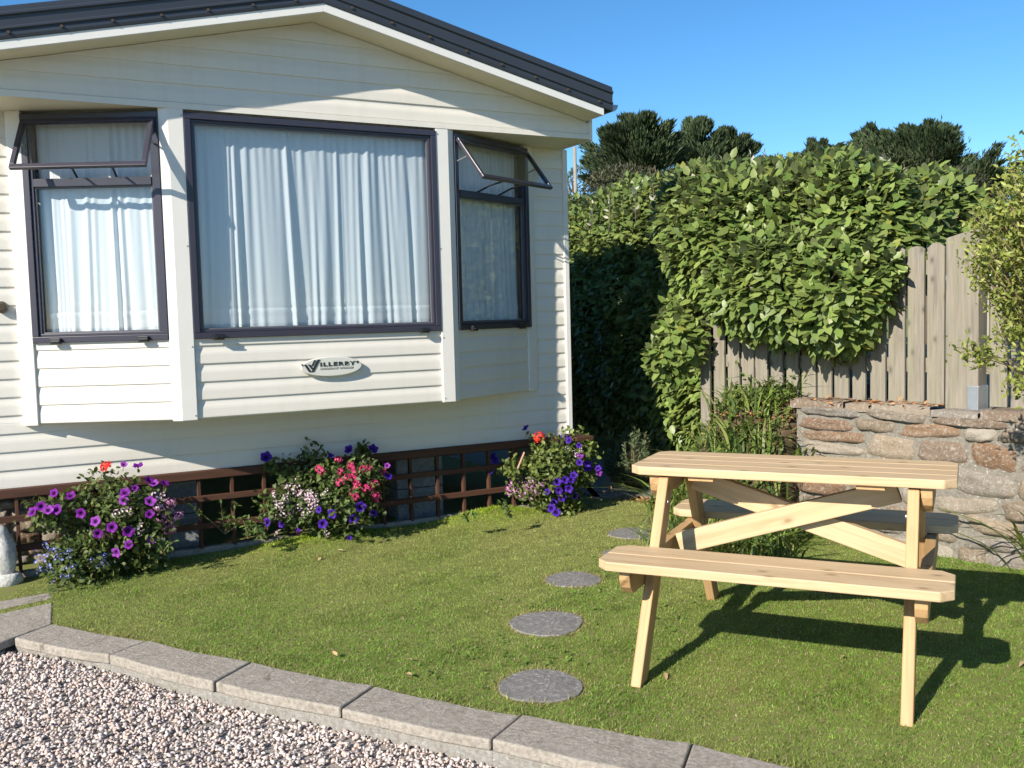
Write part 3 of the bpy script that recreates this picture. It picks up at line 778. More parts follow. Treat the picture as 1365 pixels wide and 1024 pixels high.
po.rotation_mode = 'QUATERNION'; po.rotation_quaternion = Matrix(((0,1,0),(0,0,1),(1,0,0))).to_quaternion()
MB().box(postx1-.055,postx1+.006,-.094,.03,.79,.93).build('post_shoe', M['steel'], fe, bevel=.003)

wp = empty('slatted_panel', (*(WA+WD*-.9-WNRM*2.6),0), WROT, label='low white slatted panel glimpsed through the gaps of the board fence', cat='panel')
mbx = MB()
for k in range(14): mbx.box(-1.6,1.4,0,.012,.42+k*.045,.42+k*.045+.03)
mbx.box(-1.6,1.4,.013,.02,.40,1.05)
mbx.build('slats', M['trim'], wp)
for x in (-1.6,-.1,1.4): MB().box(x-.03,x+.03,.021,.08,0,1.08).build('post', M['trim'], wp)
# =================================================================== KERB AND STEPPING STONES
def slab(poly, z0, z1, label, name='kerb_slab', mat='slab', cat='paving slab', group='kerb slabs round the lawn', bev=.008):
    c = np.mean(np.array(poly),0); 
    mbx = MB().prism([(p[0]-c[0],p[1]-c[1]) for p in poly], 'z', z0, z1)
    return mbx.build(name, M[mat], None, (c[0],c[1],0), bevel=bev, seg=3, label=label, cat=cat, group=group)
names = ['kerb slab beside the short end slabs, above the left gravel', 'kerb slab second from the statue end of the curved run',
         'middle kerb slab, curved and unbroken, in front of the lawn', 'long kerb slab left of the nearest round stepping stone',
         'kerb slab with a crack across it, below the nearest stepping stone', 'kerb slab at the bottom edge under the picnic bench']
for k in range(6):
    a, b, c_, d = map(Vector, (KO[k],KO[k+1],KI[k+1],KI[k]))
    g_ = .006
    def ip(p,q,r_): return p.lerp(q,r_)
    n = 6; lo = []; hi = []
    for j in range(n+1):
        tt = g_+(1-2*g_)*j/n; bow = .012*math.sin(math.pi*j/n)
        dirp = (a-d).normalized()
        lo.append(tuple(ip(a,b,tt)+dirp*(bow+random.gauss(0,.0025)))); hi.append(tuple(ip(d,c_,tt)+dirp*(bow+random.gauss(0,.004))))
    slab([tuple(p) for p in lo]+[tuple(p) for p in hi[::-1]], -.030, .012+random.gauss(0,.002), names[k])
e1 = [gnd(x,y,.01)[:2] for x,y in ((-30,868),(16,850),(69,831),(70,803),(-30,824))]
slab([tuple(p) for p in e1], -.03, .010, 'kerb end slab at the left edge in front of the statue')
e2 = [gnd(x,y,.01)[:2] for x,y in ((-25,818),(71,797),(66,789),(10,799),(-30,806))]
slab([tuple(p) for p in e2], -.03, .008, 'narrow strip of paving nearest the statue foot')
ft = MB()
for k in range(6):
    a, b = Vector(KO[k]), Vector(KO[k+1]); dirp = (Vector(KO[k])-Vector(KI[k])).normalized()
    a2, b2 = a-dirp*.008, b-dirp*.008; a3, b3 = a-dirp*.2, b-dirp*.2
    ft.add([(a2.x,a2.y,-.14),(b2.x,b2.y,-.14),(b3.x,b3.y,-.14),(a3.x,a3.y,-.14),(a2.x,a2.y,-.031),(b2.x,b2.y,-.031),(b3.x,b3.y,-.031),(a3.x,a3.y,-.031)],
           [(0,1,5,4),(4,5,6,7)])
ft.build('kerb_footing', M['footing'], label='rough concrete footing under the curved kerb slabs', cat='footing')
stones = []
for (x,y,hw_,lab) in ((720.5,914,57,'round stepping stone nearest the kerb'),(729,833,50,'second round stepping stone out from the kerb'),
        (764,775,37,'third round stepping stone, level with the left end of the bench'),(846,711,34,'farthest round stepping stone, partly behind the table leg'),
        (822,739,20,'stepping stone mostly hidden behind the front bench end')):
    c = gnd(x,y); rad = hw_/FPX*c[1]*1.02
    st = MB(); n = 40; ph = random.random()*6
    rim = [(rad*(1+.035*math.sin(3*a+ph)+.02*math.sin(2*a+ph*3)+.012*math.sin(7*a+ph*2)+random.gauss(0,.006))*math.cos(a), rad*(1+.035*math.sin(3*a+ph)+.02*math.sin(2*a+ph*3)+random.gauss(0,.008))*math.sin(a)) for a in np.linspace(0,2*math.pi,n,endpoint=False)]
    st.prism(rim,'z',-.04,.006)
    st.build('stepping_stone', M['round'], None, (c[0],c[1],float(lawn_z(c[0],c[1]))), bevel=.004, label=lab, cat='stepping stone', group='round stepping stones across the lawn')
    stones.append((c[0],c[1],rad))
# =================================================================== PICNIC TABLE
TX, TY, TYAW = 1.1073, 3.8152, -.4433
tb = empty('picnic_table', (TX,TY,0), TYAW, label='new pale pine picnic table with attached benches on the lawn', cat='picnic table')
Lh, Wt, Ht, Th, Hs = .605, .464, .755, .034, .465
SO, SW = .644, .283
def planks(y0, y1, n, z, hl, ch0, ch1, gap=.004):
    mb = MB(); wd = (y1-y0)/n
    for k in range(n):
        a, b = y0+k*wd+gap/2, y0+(k+1)*wd-gap/2; c = .042
        l0 = c if (k == 0 and ch0) else 0; l1 = c if (k == n-1 and ch1) else 0
        poly = [(-hl+l0,a),(hl-l0,a)]
        if l0: poly += [(hl,a+l0)]
        if l1: poly += [(hl,b-l1)]
        poly += [(hl-l1,b),(-hl+l1,b)]
        if l1: poly += [(-hl,b-l1)]
        if l0: poly += [(-hl,a+l0)]
        # drop duplicates
        pp = []
        for p in poly:
            if not pp or (abs(p[0]-pp[-1][0])+abs(p[1]-pp[-1][1])) > 1e-6: pp.append(p)
        mb.prism(pp, 'z', z-Th, z)
    return mb
planks(-Wt/2, Wt/2, 4, Ht, Lh, True, True).build('tabletop', M['pine'], tb, bevel=.004)
planks(-SO, -SO+SW, 2, Hs, Lh-.002, True, True).build('seat', M['pine'], tb, bevel=.004)
planks(SO-SW, SO, 2, Hs, Lh-.002, True, True).build('seat', M['pine'], tb, bevel=.004)
LW_, LD = .040, .082
for sx in (-1,1):
    for sy in (-1,1):
        # leg: a parallelogram with level foot and top
        b0, b1 = .575, .175; z0, z1 = 0., Ht-Th-.008
        L = math.hypot(b0-b1, z1-z0)
        x = sx*.462
        p0 = Vector((x, sy*b0, z0)); p1 = Vector((x, sy*b1, z1))
        d = (p1-p0).normalized(); cut = LD/2*abs(d.y)/abs(d.z)
        def ends(L, cut=cut, sy=sy):
            return [(-L/2-cut,-LD/2),(L/2-cut,-LD/2),(L/2+cut,LD/2),(-L/2+cut,LD/2)]
        o = MB().prism([(-L/2-cut,LD/2),(L/2-cut,LD/2),(L/2+cut,-LD/2),(-L/2+cut,-LD/2)][::-1], 'y', -LW_/2, LW_/2).build('leg', M['pinegold'], tb, bevel=.004)
        zx = d; yx = Vector((1,0,0)); zz = zx.cross(yx)
        if zz.z < 0: yx = -yx; zz = zx.cross(yx)
        o.rotation_mode = 'QUATERNION'; o.rotation_quaternion = Matrix((zx,yx,zz)).transposed().to_quaternion()
        o.location = (p0+p1)/2
        MB().tube([(sx*(.462-.02),sy*.245,.62),(sx*(.462-.026),sy*.245,.62)],.007,6).build('bolt', M['steel'], tb)
    x = sx*.504
    zc, hh = Hs-Th-.052, .048
    def sb_end(L, hh=hh): return [(-L/2+.05,-hh),(L/2-.05,-hh),(L/2-.012,-hh+.03),(L/2,-hh+.06),(L/2,hh),(-L/2,hh),(-L/2,-hh+.06),(-L/2+.012,-hh+.03)]
    beam('seat_bearer', M['pinegold'], tb, (x,-.60,zc), (x,.60,zc), .042, .096, .004, sb_end)
    beam('top_bearer', M['pinegold'], tb, (x,-.205,Ht-Th-.050), (x,.205,Ht-Th-.050), .042, .094, .004, lambda L: sb_end(L,.047))
    beam('brace', M['pine'], tb, (-sx*.455,-sx*.024,.405), (sx*.40,-sx*.024,.675), .043, .088, .004)
    beam('cleat', M['pinegold'], tb, (sx*.315,-.21,Ht-Th-.009), (sx*.315,.21,Ht-Th-.009), .10, .018, .002)

# =================================================================== GRAVEL, GRASS
def ico():
    bm = bmesh.new(); bmesh.ops.create_icosphere(bm, subdivisions=1, radius=1)
    v = np.array([p.co[:] for p in bm.verts]); f = np.array([[q.index for q in p.verts] for p in bm.faces]); bm.free(); return v, f
IV, IF = ico()
def lumps(name, P, size, cols, flat=.7, smooth=False):
    n = len(P); k = len(IV)
    jit = 1+rng.normal(size=(n,k,1))*.17
    sc = size[:,None,None]*np.stack([1+rng.random(n)*.5, .75+rng.random(n)*.4, flat*(.6+rng.random(n)*.5)],1)[:,None,:]
    V = IV[None]*jit*sc
    # random rotation
    q = rng.normal(size=(n,4)); q[:,1:3] *= .35; q /= np.linalg.norm(q,axis=1,keepdims=True); w_,x,y,z = q.T
    Rm = np.stack([1-2*(y*y+z*z),2*(x*y-z*w_),2*(x*z+y*w_),2*(x*y+z*w_),1-2*(x*x+z*z),2*(y*z-x*w_),2*(x*z-y*w_),2*(y*z+x*w_),1-2*(x*x+y*y)],1).reshape(n,3,3)
    V = np.einsum('nij,nkj->nki',Rm,V)+P[:,None,:]
    F = (IF[None]+(np.arange(n)*k)[:,None,None]).reshape(-1,3)
    return npmesh(name, V.reshape(-1,3), [F], np.repeat(cols,k,axis=0), smooth)
n = 80000
gx = rng.uniform(-3.2,1.2,n); gy = 1.6+rng.random(n)*3.6
ko = np.where(gx < KO_a[0,0], KO_a[0,1]+(KO_a[0,0]-gx)*-.1, kerb_out(gx))
keep = (gy < ko-.006) & (gx/gy > -.62) & (gx/gy < .5) & (gy > 2.0)
gx, gy = gx[keep], gy[keep]; n = len(gx)
sz = .0048+.0052*rng.random(n)**1.8
gz = grav_z(gx,gy)-.005+rng.random(n)*.010
pal = np.array([(.42,.36,.31),(.50,.45,.40),(.36,.30,.27),(.44,.33,.27),(.36,.335,.32),(.56,.52,.47),(.42,.33,.28),(.31,.28,.265),(.48,.42,.38),(.36,.345,.34)])
cg = (pal[rng.integers(len(pal),size=n)]*.75+.25*pal.mean(0))*(1+rng.normal(size=(n,1))*.09)
link('gravel', lumps('gravel', np.stack([gx,gy,gz],1), sz, np.clip(cg*1.18*np.array([1.02,.985,.985]),.03,.8)), M['gravel'], kind='stuff')
# grass blades
def grass(n, xr, yr, hmul=1., wid=.0026, filt=None):
    x = rng.uniform(*xr,n); y = rng.uniform(*yr,n)
    keep = (x/y > -.60) & (x/y < .85) & (y > kerb_in(x)+.0+rng.random(n)**3*.03-.012) & (x > -2.2+rng.normal(size=n)*.01) | ((x <= -2.2) & (y > 4.44))
    for poly in (e1,e2):
        ins = np.ones(n,bool); c0 = np.mean(np.array(poly),0)
        for k in range(len(poly)):
            a_,b_ = np.array(poly[k]),np.array(poly[(k+1)%len(poly)]); cr = (b_[0]-a_[0])*(y-a_[1])-(b_[1]-a_[1])*(x-a_[0]); c1 = (b_[0]-a_[0])*(c0[1]-a_[1])-(b_[1]-a_[1])*(c0[0]-a_[0]); ins &= cr*np.sign(c1) > .002
        keep &= ~ins
    keep &= wall_n(x,y) > .03+.04*rng.random(n)
    for cx,cy,rad in stones:
        keep &= np.hypot(x-cx,y-cy) > rad*(1.0+.05*rng.random(n)-.16*rng.random(n)**3)
    keep &= ((x-WA[0])*WNRM[0]+(y-WA[1])*WNRM[1] > .01)
    # keep off the paved path
    u = (x-CX)*cc+(y-CY)*ss
    keep &= ~((wall_n(x,y) < .10) & (u > .1))
    keep &= ~((bank_h(x,y) > .03))
    if filt is not None: keep &= filt(x,y)
    x,y = x[keep],y[keep]; n = len(x)
    P = np.stack([x,y,lawn_z(x,y)-.003],1)
    t = unit(np.stack([rng.normal(size=n)*.75,rng.normal(size=n)*.75,np.ones(n)*.9],1))
    nr = rdir(n)
    nz = vnoise(np.stack([x,y,x*0],1),1.6,2); nz2 = vnoise(np.stack([x,y,x*0],1),4.5,4)
    dry = 1/(1+np.exp(-(nz*2.0+nz2*1.6-.9+rng.normal(size=n)*.9)))
    nu_ = wall_n(x,y)
    lush = np.exp(-((u_(x,y)+.72)/.4)**2-((nu_-.16)/.20)**2)+.9*np.exp(-((u_(x,y)+1.95)/.45)**2-((nu_-.18)/.13)**2)
    g1 = np.array((.190,.290,.046)); g2 = np.array((.37,.36,.13)); g3 = np.array((.110,.220,.032)); g4 = np.array((.27,.40,.020))
    rr = rng.random((n,1))
    c = g1*(1-rr)+g3*rr; c = c*(1-.75*dry[:,None])+g2*.75*dry[:,None]
    c = c*(1-lush[:,None].clip(0,1))+g4*lush[:,None].clip(0,1)
    cl_ = vnoise(np.stack([x,y,x*0],1),38,14)*.16+vnoise(np.stack([x,y,x*0],1),95,15)*.14
    for cx,cy,rad in stones:
        rg = np.exp(-((np.hypot(x-cx,y-cy)-rad)/.022)**2)[:,None]*.75; c = c*(1-rg)+np.array((.40,.33,.14))*rg
    kr = np.exp(-((y-kerb_in(x))/.05)**2)[:,None]*.35; c = c*(1-kr)+np.array((.36,.31,.13))*kr
    c *= (1+cl_)[:,None]*(1+rng.normal(size=(n,1))*.22)
    dead = rng.random(n) < .06; c[dead] = (.42,.36,.20)
    tuft = np.clip(vnoise(np.stack([x,y,x*0],1),11,12),0,1)
    L = (.009+.010*rng.random(n)**1.8+.008*lush+.009*tuft*rng.random(n))*hmul*(1-.25*dry)
    c *= (1-.12*tuft)[:,None]
    return scatter('grass', P, t, nr, L, wid*1.15*(.7+.6*rng.random(n)), T_BLADE, np.clip(c,.01,.6), False)
def u_(x,y): return (x-CX)*cc+(y-CY)*ss
link('grass', grass(830000, (-2.6,3.5), (2.6,7.4), 1.), M['grass'], kind='stuff')
def edgef(x,y):
    e_ = (y < kerb_in(x)+.05) | (wall_n(x,y) < .16) | ((x-WA[0])*WNRM[0]+(y-WA[1])*WNRM[1] < .1)
    for cx,cy,rad in stones: e_ |= np.hypot(x-cx,y-cy) < rad*1.10
    return e_
link('grass_edge', grass(285000, (-2.6,3.5), (2.6,7.4), 1.7, .003, edgef), M['grass'], kind='stuff')
# clover and daisy-like weeds in the lawn
n = 800; x = rng.uniform(-2.2,2.8,n); y = rng.uniform(2.9,6.6,n); k_ = (y > kerb_in(x)+.05) & np.all([np.hypot(x-a_,y-b_) > r_+.03 for a_,b_,r_ in stones],axis=0) & (wall_n(x,y) > .1) & (vnoise(np.stack([x,y,x*0],1),3,9) > .55)
P = np.stack([x,y,lawn_z(x,y)+.012],1)[k_]; P = np.repeat(P,5,0)+rng.normal(size=(k_.sum()*5,3))*(.012,.012,.003); n = len(P)
a = rdir(n); a[:,2] *= .2
link('clover', scatter('clover', P, a, np.tile([0,0,1.],(n,1))+rdir(n)*.3, .017, .013, T_OVAL, mixcol(n,(.13,.22,.04),(.18,.26,.06))), M['leaf'], kind='stuff')

n = 26; x = rng.uniform(-2,2.4,n); y = rng.uniform(3.2,6,n); k_ = (y > kerb_in(x)+.1) & (wall_n(x,y) > .2)
P = np.stack([x,y,lawn_z(x,y)+.016],1)[k_]; n = len(P); a = rdir(n); a[:,2] *= .2
link('fallen_leaves', scatter('fallen_leaves', P, a, np.tile([0,0,1.],(n,1))+rdir(n)*.5, .022+.03*rng.random(n), .016, T_OVAL, mixcol(n,(.20,.10,.04),(.42,.33,.18))), M['chips'], kind='stuff')
# =================================================================== HEDGE
def blobs_scatter(blobs, dens, lsize, seed, inner=(1.,.93,.84), lump=.10, lf=5.):
    """positions and outward normals on a union of ellipsoids [(c, r3)]"""
    PP=[];NN=[];DD=[]
    for bi,(c,r3) in enumerate(blobs):
        c = np.array(c); r3 = np.array(r3); area = 4*math.pi*((r3[0]*r3[1])**1.6/3+(r3[0]*r3[2])**1.6/3+(r3[1]*r3[2])**1.6/3)**(1/1.6)
        for sh in inner:
            n = int(area*dens/len(inner)*1.0)
            d = rdir(n); p = c+d*r3*sh; nr = unit(d/r3)
            p = p+nr*(lump*vnoise(p,lf,seed)[:,None]*.6+rng.normal(size=(n,1))*.02)
            ok = np.ones(n,bool)
            for bj,(c2,r2) in enumerate(blobs):
                if bj != bi: ok &= (((p-np.array(c2))/np.array(r2)/ (sh-.06))**2).sum(1) > 1
            PP.append(p[ok]); NN.append(nr[ok]); DD.append(np.full(ok.sum(),sh))
    return np.concatenate(PP),np.concatenate(NN),np.concatenate(DD)
hb = []
def hbl(px,py,D,rx,ry=None,rz=None): hb.append((at(px,py,D),(rx,ry or rx,rz or rx)))
hbl(985,330,6.75,.50,.50,.48); hbl(1075,327,6.45,.50,.45,.48); hbl(1150,320,6.12,.45,.45,.47); hbl(1215,300,6.40,.34,.4,.36)
hbl(1060,380,5.98,.36,.32,.37); hbl(1120,388,5.80,.30,.30,.36); hbl(1146,382,5.74,.18,.24,.29); hbl(960,295,7.1,.46,.5,.40)
hbl(1010,268,7.2,.6,.5,.24); hbl(1110,260,6.8,.6,.5,.22); hbl(1000,380,6.30,.28,.28,.30)
hbl(908,425,6.75,.12,.14,.12); hbl(886,478,6.65,.075,.09,.13); hbl(906,455,6.65,.10,.10,.11)
for (x,y,z,rx,rz) in ((1.95,7.75,1.25,.68,1.22),(1.72,8.3,1.28,.68,1.24),(1.50,8.9,1.30,.66,1.26),(1.30,9.5,1.32,.66,1.28),(1.08,10.2,1.34,.68,1.32),(.8,11.0,1.36,.75,1.34),(.5,12.,1.4,.8,1.36)):
    hb.append(((x,y,z),(rx,rx,rz)))
P,Nr,Dp = blobs_scatter(hb, 1950, .06, 4)
keep = (P[:,2] > .12) & ((P[:,1] < 13))
# nothing above the fence boards on the right
keep &= ~((P[:,0]/P[:,1] > .44) & (P[:,2] < 1.72) & (rng.random(len(P)) < .85))
P,Nr,Dp = P[keep],Nr[keep],Dp[keep]; n = len(P)
down = np.tile([0,0,-1.],(n,1)); side = rdir(n)
T = unit(Nr*.65+down*.16+side*.70)                                   # leaves point out, down and sideways
Nn = unit(Nr*.6+np.array([-.12,-.15,.85])+rdir(n)*.34)
cl = vnoise(P,2.6,8)
c = mixcol(n,(.100,.160,.036),(.190,.240,.065),.20)*(1+.18*cl[:,None])
yel = rng.random(n) < .05; c[yel] = mixcol(yel.sum(),(.19,.20,.035),(.15,.19,.04))
L = .064+.036*rng.random(n)+.008*(Dp < .9); 
far = P[:,1] > 7.6; L[far] *= .92
hg = empty('hedge', (1.9,7.2,0), label='big glossy broad-leaved hedge spilling over the fence beside the caravan', cat='hedge')
def toloc(me, root):
    m = root.matrix_basis.inverted() if False else Matrix.Translation(-Vector(root.location)); me.transform(m); return me
link('foliage', toloc(scatter('foliage', P, T, Nn, L, L*.56, T_BROAD, np.clip(c,.008,.5)), hg), M['hedgeleaf'], hg)
# upright young shoots with pale leaf backs along the top
sp = [(935,212,6.9),(962,203,7),(985,206,7),(1000,199,7),(1020,197,7.1),(1045,203,7),(1080,200,6.9),(1110,196,6.8),(1150,198,6.6),(1180,203,6.6),(1255,262,6.3),(1262,278,6.3),(905,222,7.3),(870,240,7.8),(845,245,8.2),(812,262,8.8),(790,265,9.2),(1230,222,6.5),(885,233,7.5),(950,218,7.0),(1130,205,6.7),(1205,212,6.5)]
PP=[];TT=[];NN=[];CC=[];LL=[]; stem = MB()
for (px,py,D) in sp:
    p = at(px,py+6,D); q = p-np.array([random.gauss(0,.03),random.gauss(0,.03),.30]); stem.tube([q,(p+q)/2+np.array([.01,0,0]),p],[.005,.004,.002],5)
    for k in range(9):
        f = random.random(); a = q+(p-q)*(.25+.75*f); d = unit(np.array([random.gauss(0,1),random.gauss(0,1),.7+random.random()]))
        PP.append(a);TT.append(d);NN.append(unit(np.array([random.gauss(0,1),random.gauss(0,1),.4])));LL.append(.045+.02*random.random())
        CC.append((.15,.17,.05) if random.random() < .55 else (.36,.36,.27))
link('leaves', toloc(scatter('leaves', np.array(PP),np.array(TT),np.array(NN),np.array(LL),np.array(LL)*.42,T_OVAL,np.array(CC)), hg), M['shootleaf'], hg)
for (x0,y0,x1,y1,z1) in ((1.6,7.6,1.5,7.0,1.5),(1.9,7.4,1.75,6.7,1.6),(2.3,7.0,2.2,6.4,1.7),(1.5,8.6,1.3,8.4,1.4),(1.3,9.4,1.1,9.3,1.5)):
    tk = MB().tube([(x0,y0,0),((x0+x1)/2+.05,(y0+y1)/2,z1*.5),(x1,y1,z1)],[.04,.03,.012],7).build('trunk', M['bark'], None, smooth=True); toloc(tk.data, hg); tk.parent = hg
so2 = stem.build('twigs', M['bark'], None, smooth=True); toloc(so2.data, hg); so2.parent = hg

# =================================================================== PLANTS
def strap_clump(name, spots, n, hgt, wid, cols, label, cat='plant', lean=.5, group=None, base=None, jit=.06, flower=0):
    root = empty(name, tuple(base), label=label, cat=cat, group=group)
    V=[];F4=[];C=[]
    for k in range(n):
        s = spots[random.randrange(len(spots))]
        p = np.array(s)+np.array([random.gauss(0,jit),random.gauss(0,jit),0])
        h = hgt*random.uniform(.55,1.1); az = random.random()*6.283; ln = abs(random.gauss(lean,lean*.5))
        d = np.array([math.cos(az),math.sin(az),0]); side = np.array([-d[1],d[0],0]); wd = wid*random.uniform(.6,1.2)
        nseg = 6; k0 = len(V); col = np.array(cols[random.randrange(len(cols))])*random.uniform(.75,1.25)
        tw = random.gauss(0,.5)
        for i in range(nseg+1):
            t = i/nseg; c_ = p+d*(ln*h*(.25*t+.75*t**2.2))+np.array([0,0,h*(t-.38*min(ln,1)*t**2.6)])
            w_ = wd*(.55+.9*t if t < .4 else .91*(1-((t-.4)/.6)**1.8)+.02)/2
            s_ = unit(side*math.cos(tw)+d*math.sin(tw)*.8)
            V += [c_+s_*w_, c_-s_*w_]; C += [col*(1.05-.2*(t > .85)), col]
        for i in range(nseg): F4.append((k0+2*i,k0+2*i+1,k0+2*i+3,k0+2*i+2))
    V = np.array(V)-np.array(base)
    link('leaves', npmesh('leaves', V, [np.array(F4)], np.clip(np.array(C),.01,.6), True), M['leaf'], root)
    return root
GR = [(.10,.155,.03),(.145,.205,.04),(.19,.225,.06),(.075,.125,.035),(.20,.19,.07),(.24,.19,.09)]
def bz_(x,y): return float(bank_h(np.array(x),np.array(y)))
def bspot(px,py,D):
    p = at(px,py,D); return (p[0],p[1],max(0.,bz_(p[0],p[1]))-.01)
def spots_row(lst, D0, D1, m):
    out = []
    for k in range(m):
        px = random.uniform(*lst); out.append(bspot(px,560,random.uniform(D0,D1)))
    return out
b0 = bspot(1030,560,5.75)
strap_clump('strap_leaf_plant', spots_row((955,1064),5.15,6.25,44), 760, .27, .019, GR[:4], 'dense clump of strap leaves against the left end of the stone wall', base=b0, lean=.95, jit=.05)
b1 = bspot(940,570,5.8)
strap_clump('strap_leaf_plant', spots_row((885,985),5.2,6.4,40), 820, .24, .016, GR[:4]+GR[1:3]+GR[4:5], 'mixed grassy clump on the raised bank between rosemary and strap leaves', base=b1, lean=.95, jit=.06)
b2 = bspot(885,600,5.9)
strap_clump('strap_leaf_plant', spots_row((868,905),5.7,6.2,5), 70, .46, .016, GR[:3], 'arching green strap-leaf plant between the rosemary bush and the bank', base=b2, lean=.9, jit=.05)
b3 = gnd(1125,668)
strap_clump('grass_tuft', [(*gnd(px,random.uniform(668,690))[:2],0) for px in (960,1000,1040,1080,1120,1150)*2], 260, .22, .008, GR, 'tangle of dry and green tufts along the wall foot behind the far bench', base=b3, lean=.9, jit=.10)
pI = WA+WD*-.02+WNRM*.10
pI = gnd(1385,760)
strap_clump('iris_plant', [(pI[0]+random.gauss(0,.05),pI[1]+random.gauss(0,.05),0) for k in range(4)], 85, .50, .026, GR[:3], 'broad-bladed plant at the right edge in front of the stone wall', base=pI, lean=.95, jit=.03)
# leafy ground cover on the bank
def leafy(name, P, Nr, L, wr, cols, label, cat, base, mat='leaf', tm=T_OVAL, stems=None, group=None, part='foliage', tdir=None):
    root = empty(name, tuple(base), label=label, cat=cat, group=group); n = len(P)
    T = unit(Nr*.6+rdir(n)) if tdir is None else tdir
    me = scatter(part, P-np.array(base), T, unit(Nr+rdir(n)*.6+np.array([0,0,.4])), L, L*wr, tm, cols)
    link(part, me, M[mat], root)
    if stems is not None:
        o = stems.build('stems', M['twig'], root, smooth=True); o.data.transform(Matrix.Translation(-Vector(tuple(base))))
    return root
n = 3000; ps = []
while len(ps) < n:
    px = random.uniform(865,1062); D = random.uniform(5.15,6.7); p = at(px,560,D); h = bz_(p[0],p[1])
    if h > .05: ps.append((p[0],p[1],h+abs(random.gauss(0,.06))))
P = np.array(ps)
leafy('ground_cover_plant', P, np.tile([0,-.3,1.],(n,1)), .028+.02*rng.random(n), .5, mixcol(n,(.08,.13,.03),(.15,.20,.05),.2), 'low leafy ground cover clothing the raised bank under the strap leaves', 'ground cover', (1.4,6.2,.3))
# bark chips at the fence foot
n = 900; x = rng.uniform(-1.75,.9,n); d = rng.uniform(-.16,.03,n)
P = np.stack([WL[0]+WD[0]*x+WNRM[0]*d, WL[1]+WD[1]*x+WNRM[1]*d, np.where(x > .0, WH+.006, 0)],1)
P[:,2] = np.maximum(np.where(x > .02, WH+.004, 0), bank_h(P[:,0],P[:,1])+.0)+rng.random(n)*.012
keep = rng.random(n) < np.where(x > 0, .35, 1)
P = P[keep]; n = len(P)
link('bark_chips', scatter('bark_chips', P, rdir(n)*(1,1,.3), np.tile([0,0,1.],(n,1))+rdir(n)*.5, .03+.03*rng.random(n), .016, T_DIAM, mixcol(n,(.36,.16,.06),(.50,.27,.12),.2)), M['chips'], kind='stuff')
# rosemary bush
def spiky_bush(name, base, R_, H_, nst, nl, ll, lw, cols, label, cat):
    root = empty(name, tuple(base), label=label, cat=cat); st = MB(); P=[];T=[];N2=[]
    for k in range(nst):
        az = random.random()*6.283; el = random.uniform(.15,1.)
        tip = np.array([math.cos(az)*R_*(1.05-el*.65)*random.uniform(.6,1.1), math.sin(az)*R_*(1.05-el*.65)*random.uniform(.6,1.1), H_*(.25+.75*el)*random.uniform(.75,1.05)])
        b_ = np.array([tip[0]*.25,tip[1]*.25,0]); mid = (b_+tip)/2+np.array([tip[0]*.12,tip[1]*.12,-.02])
        st.tube([b_,mid,tip],[.004,.003,.0015],5)
        for j in range(nl):
            t = .25+.75*random.random(); p = (1-t)**2*b_+2*t*(1-t)*mid+t*t*tip; dd = unit(tip-mid)
            P.append(p);T.append(unit(dd*.8+rdir(1)[0]));N2.append(rdir(1)[0])
    n = len(P); link('foliage', scatter('foliage', np.array(P),np.array(T),np.array(N2),ll*(.7+.6*rng.random(n)),lw,T_DIAM,mixcol(n,*cols,.2)), M['leaf'], root)
    st.build('stems', M['twig'], root, smooth=True); return root
p = gnd(842,655); spiky_bush('rosemary_bush', (p[0]+.03,p[1]+.15,0), .25, .46, 120, 90, .034, .010, ((.075,.115,.05),(.15,.19,.10)), 'spiky rosemary bush on the lawn edge behind the left end of the table', 'shrub')
# small-leaved shrub at the right, in front of the fence
sb0 = at(1470,640,4.35); sb0 = np.array([sb0[0],sb0[1],.0])
root = empty('small_leaved_shrub', tuple(sb0), label='loose yellow-green small-leaved shrub at the right edge before the fence', cat='shrub')
st = MB(); P=[];T=[];N2=[]; mids = []
tips = []
for k in range(125):
    px = random.uniform(1288,1420); py = random.uniform(195,400); D = random.uniform(4.25,4.75)
    if px < 1306 and not (262 < py < 372): continue
    if py < 250 and px < 1335: continue
    tips.append((px,py,D))
tips += [(1283,345,4.4),(1290,360,4.45),(1305,300,4.5),(1296,335,4.4),(1288,470,4.2),(1300,465,4.25),(1282,462,4.2),(1345,515,4.2),(1360,500,4.2),(1350,430,4.3),(1335,420,4.4),(1340,395,4.4),(1355,185,4.5),(1345,215,4.5),(1362,205,4.5),(1325,245,4.5),(1318,262,4.5),(1355,250,4.5),(1330,440,4.35),(1362,470,4.3)]
for (px,py,D) in tips:
    tip = at(px,py,D); a0 = sb0+np.array([random.gauss(0,.08),random.gauss(0,.06),.0])
    mid = np.array([a0[0]*.35+tip[0]*.65+.07, a0[1]*.4+tip[1]*.6, tip[2]*.72+random.gauss(0,.05)])
    if len(mids) < 16: mids.append((mid,a0)); st.tube([a0,(a0+mid)/2+np.array([.05,0,.05]),mid],[.012,.009,.006],6)
    else:
        near = min(mids, key=lambda q: np.linalg.norm(q[0]-mid)); mid = near[0]*.75+mid*.25; st.tube([near[0],mid],[.005,.004],5)
    st.tube([mid,(mid+tip)/2+np.array([0,0,.02]),tip],[.004,.003,.0012],5)
    for j in range(62):
        t = (.25+.75*random.random()**.55) if py < 400 else (.72+.28*random.random()); p = mid*(1-t)+tip*t
        p = p+np.array([random.gauss(0,.030),random.gauss(0,.030),random.gauss(0,.030)])
        P.append(p);T.append(rdir(1)[0]+np.array([0,0,.4]));N2.append(rdir(1)[0]+np.array([0,-.3,.8]))
n = len(P); P = np.array(P)-sb0
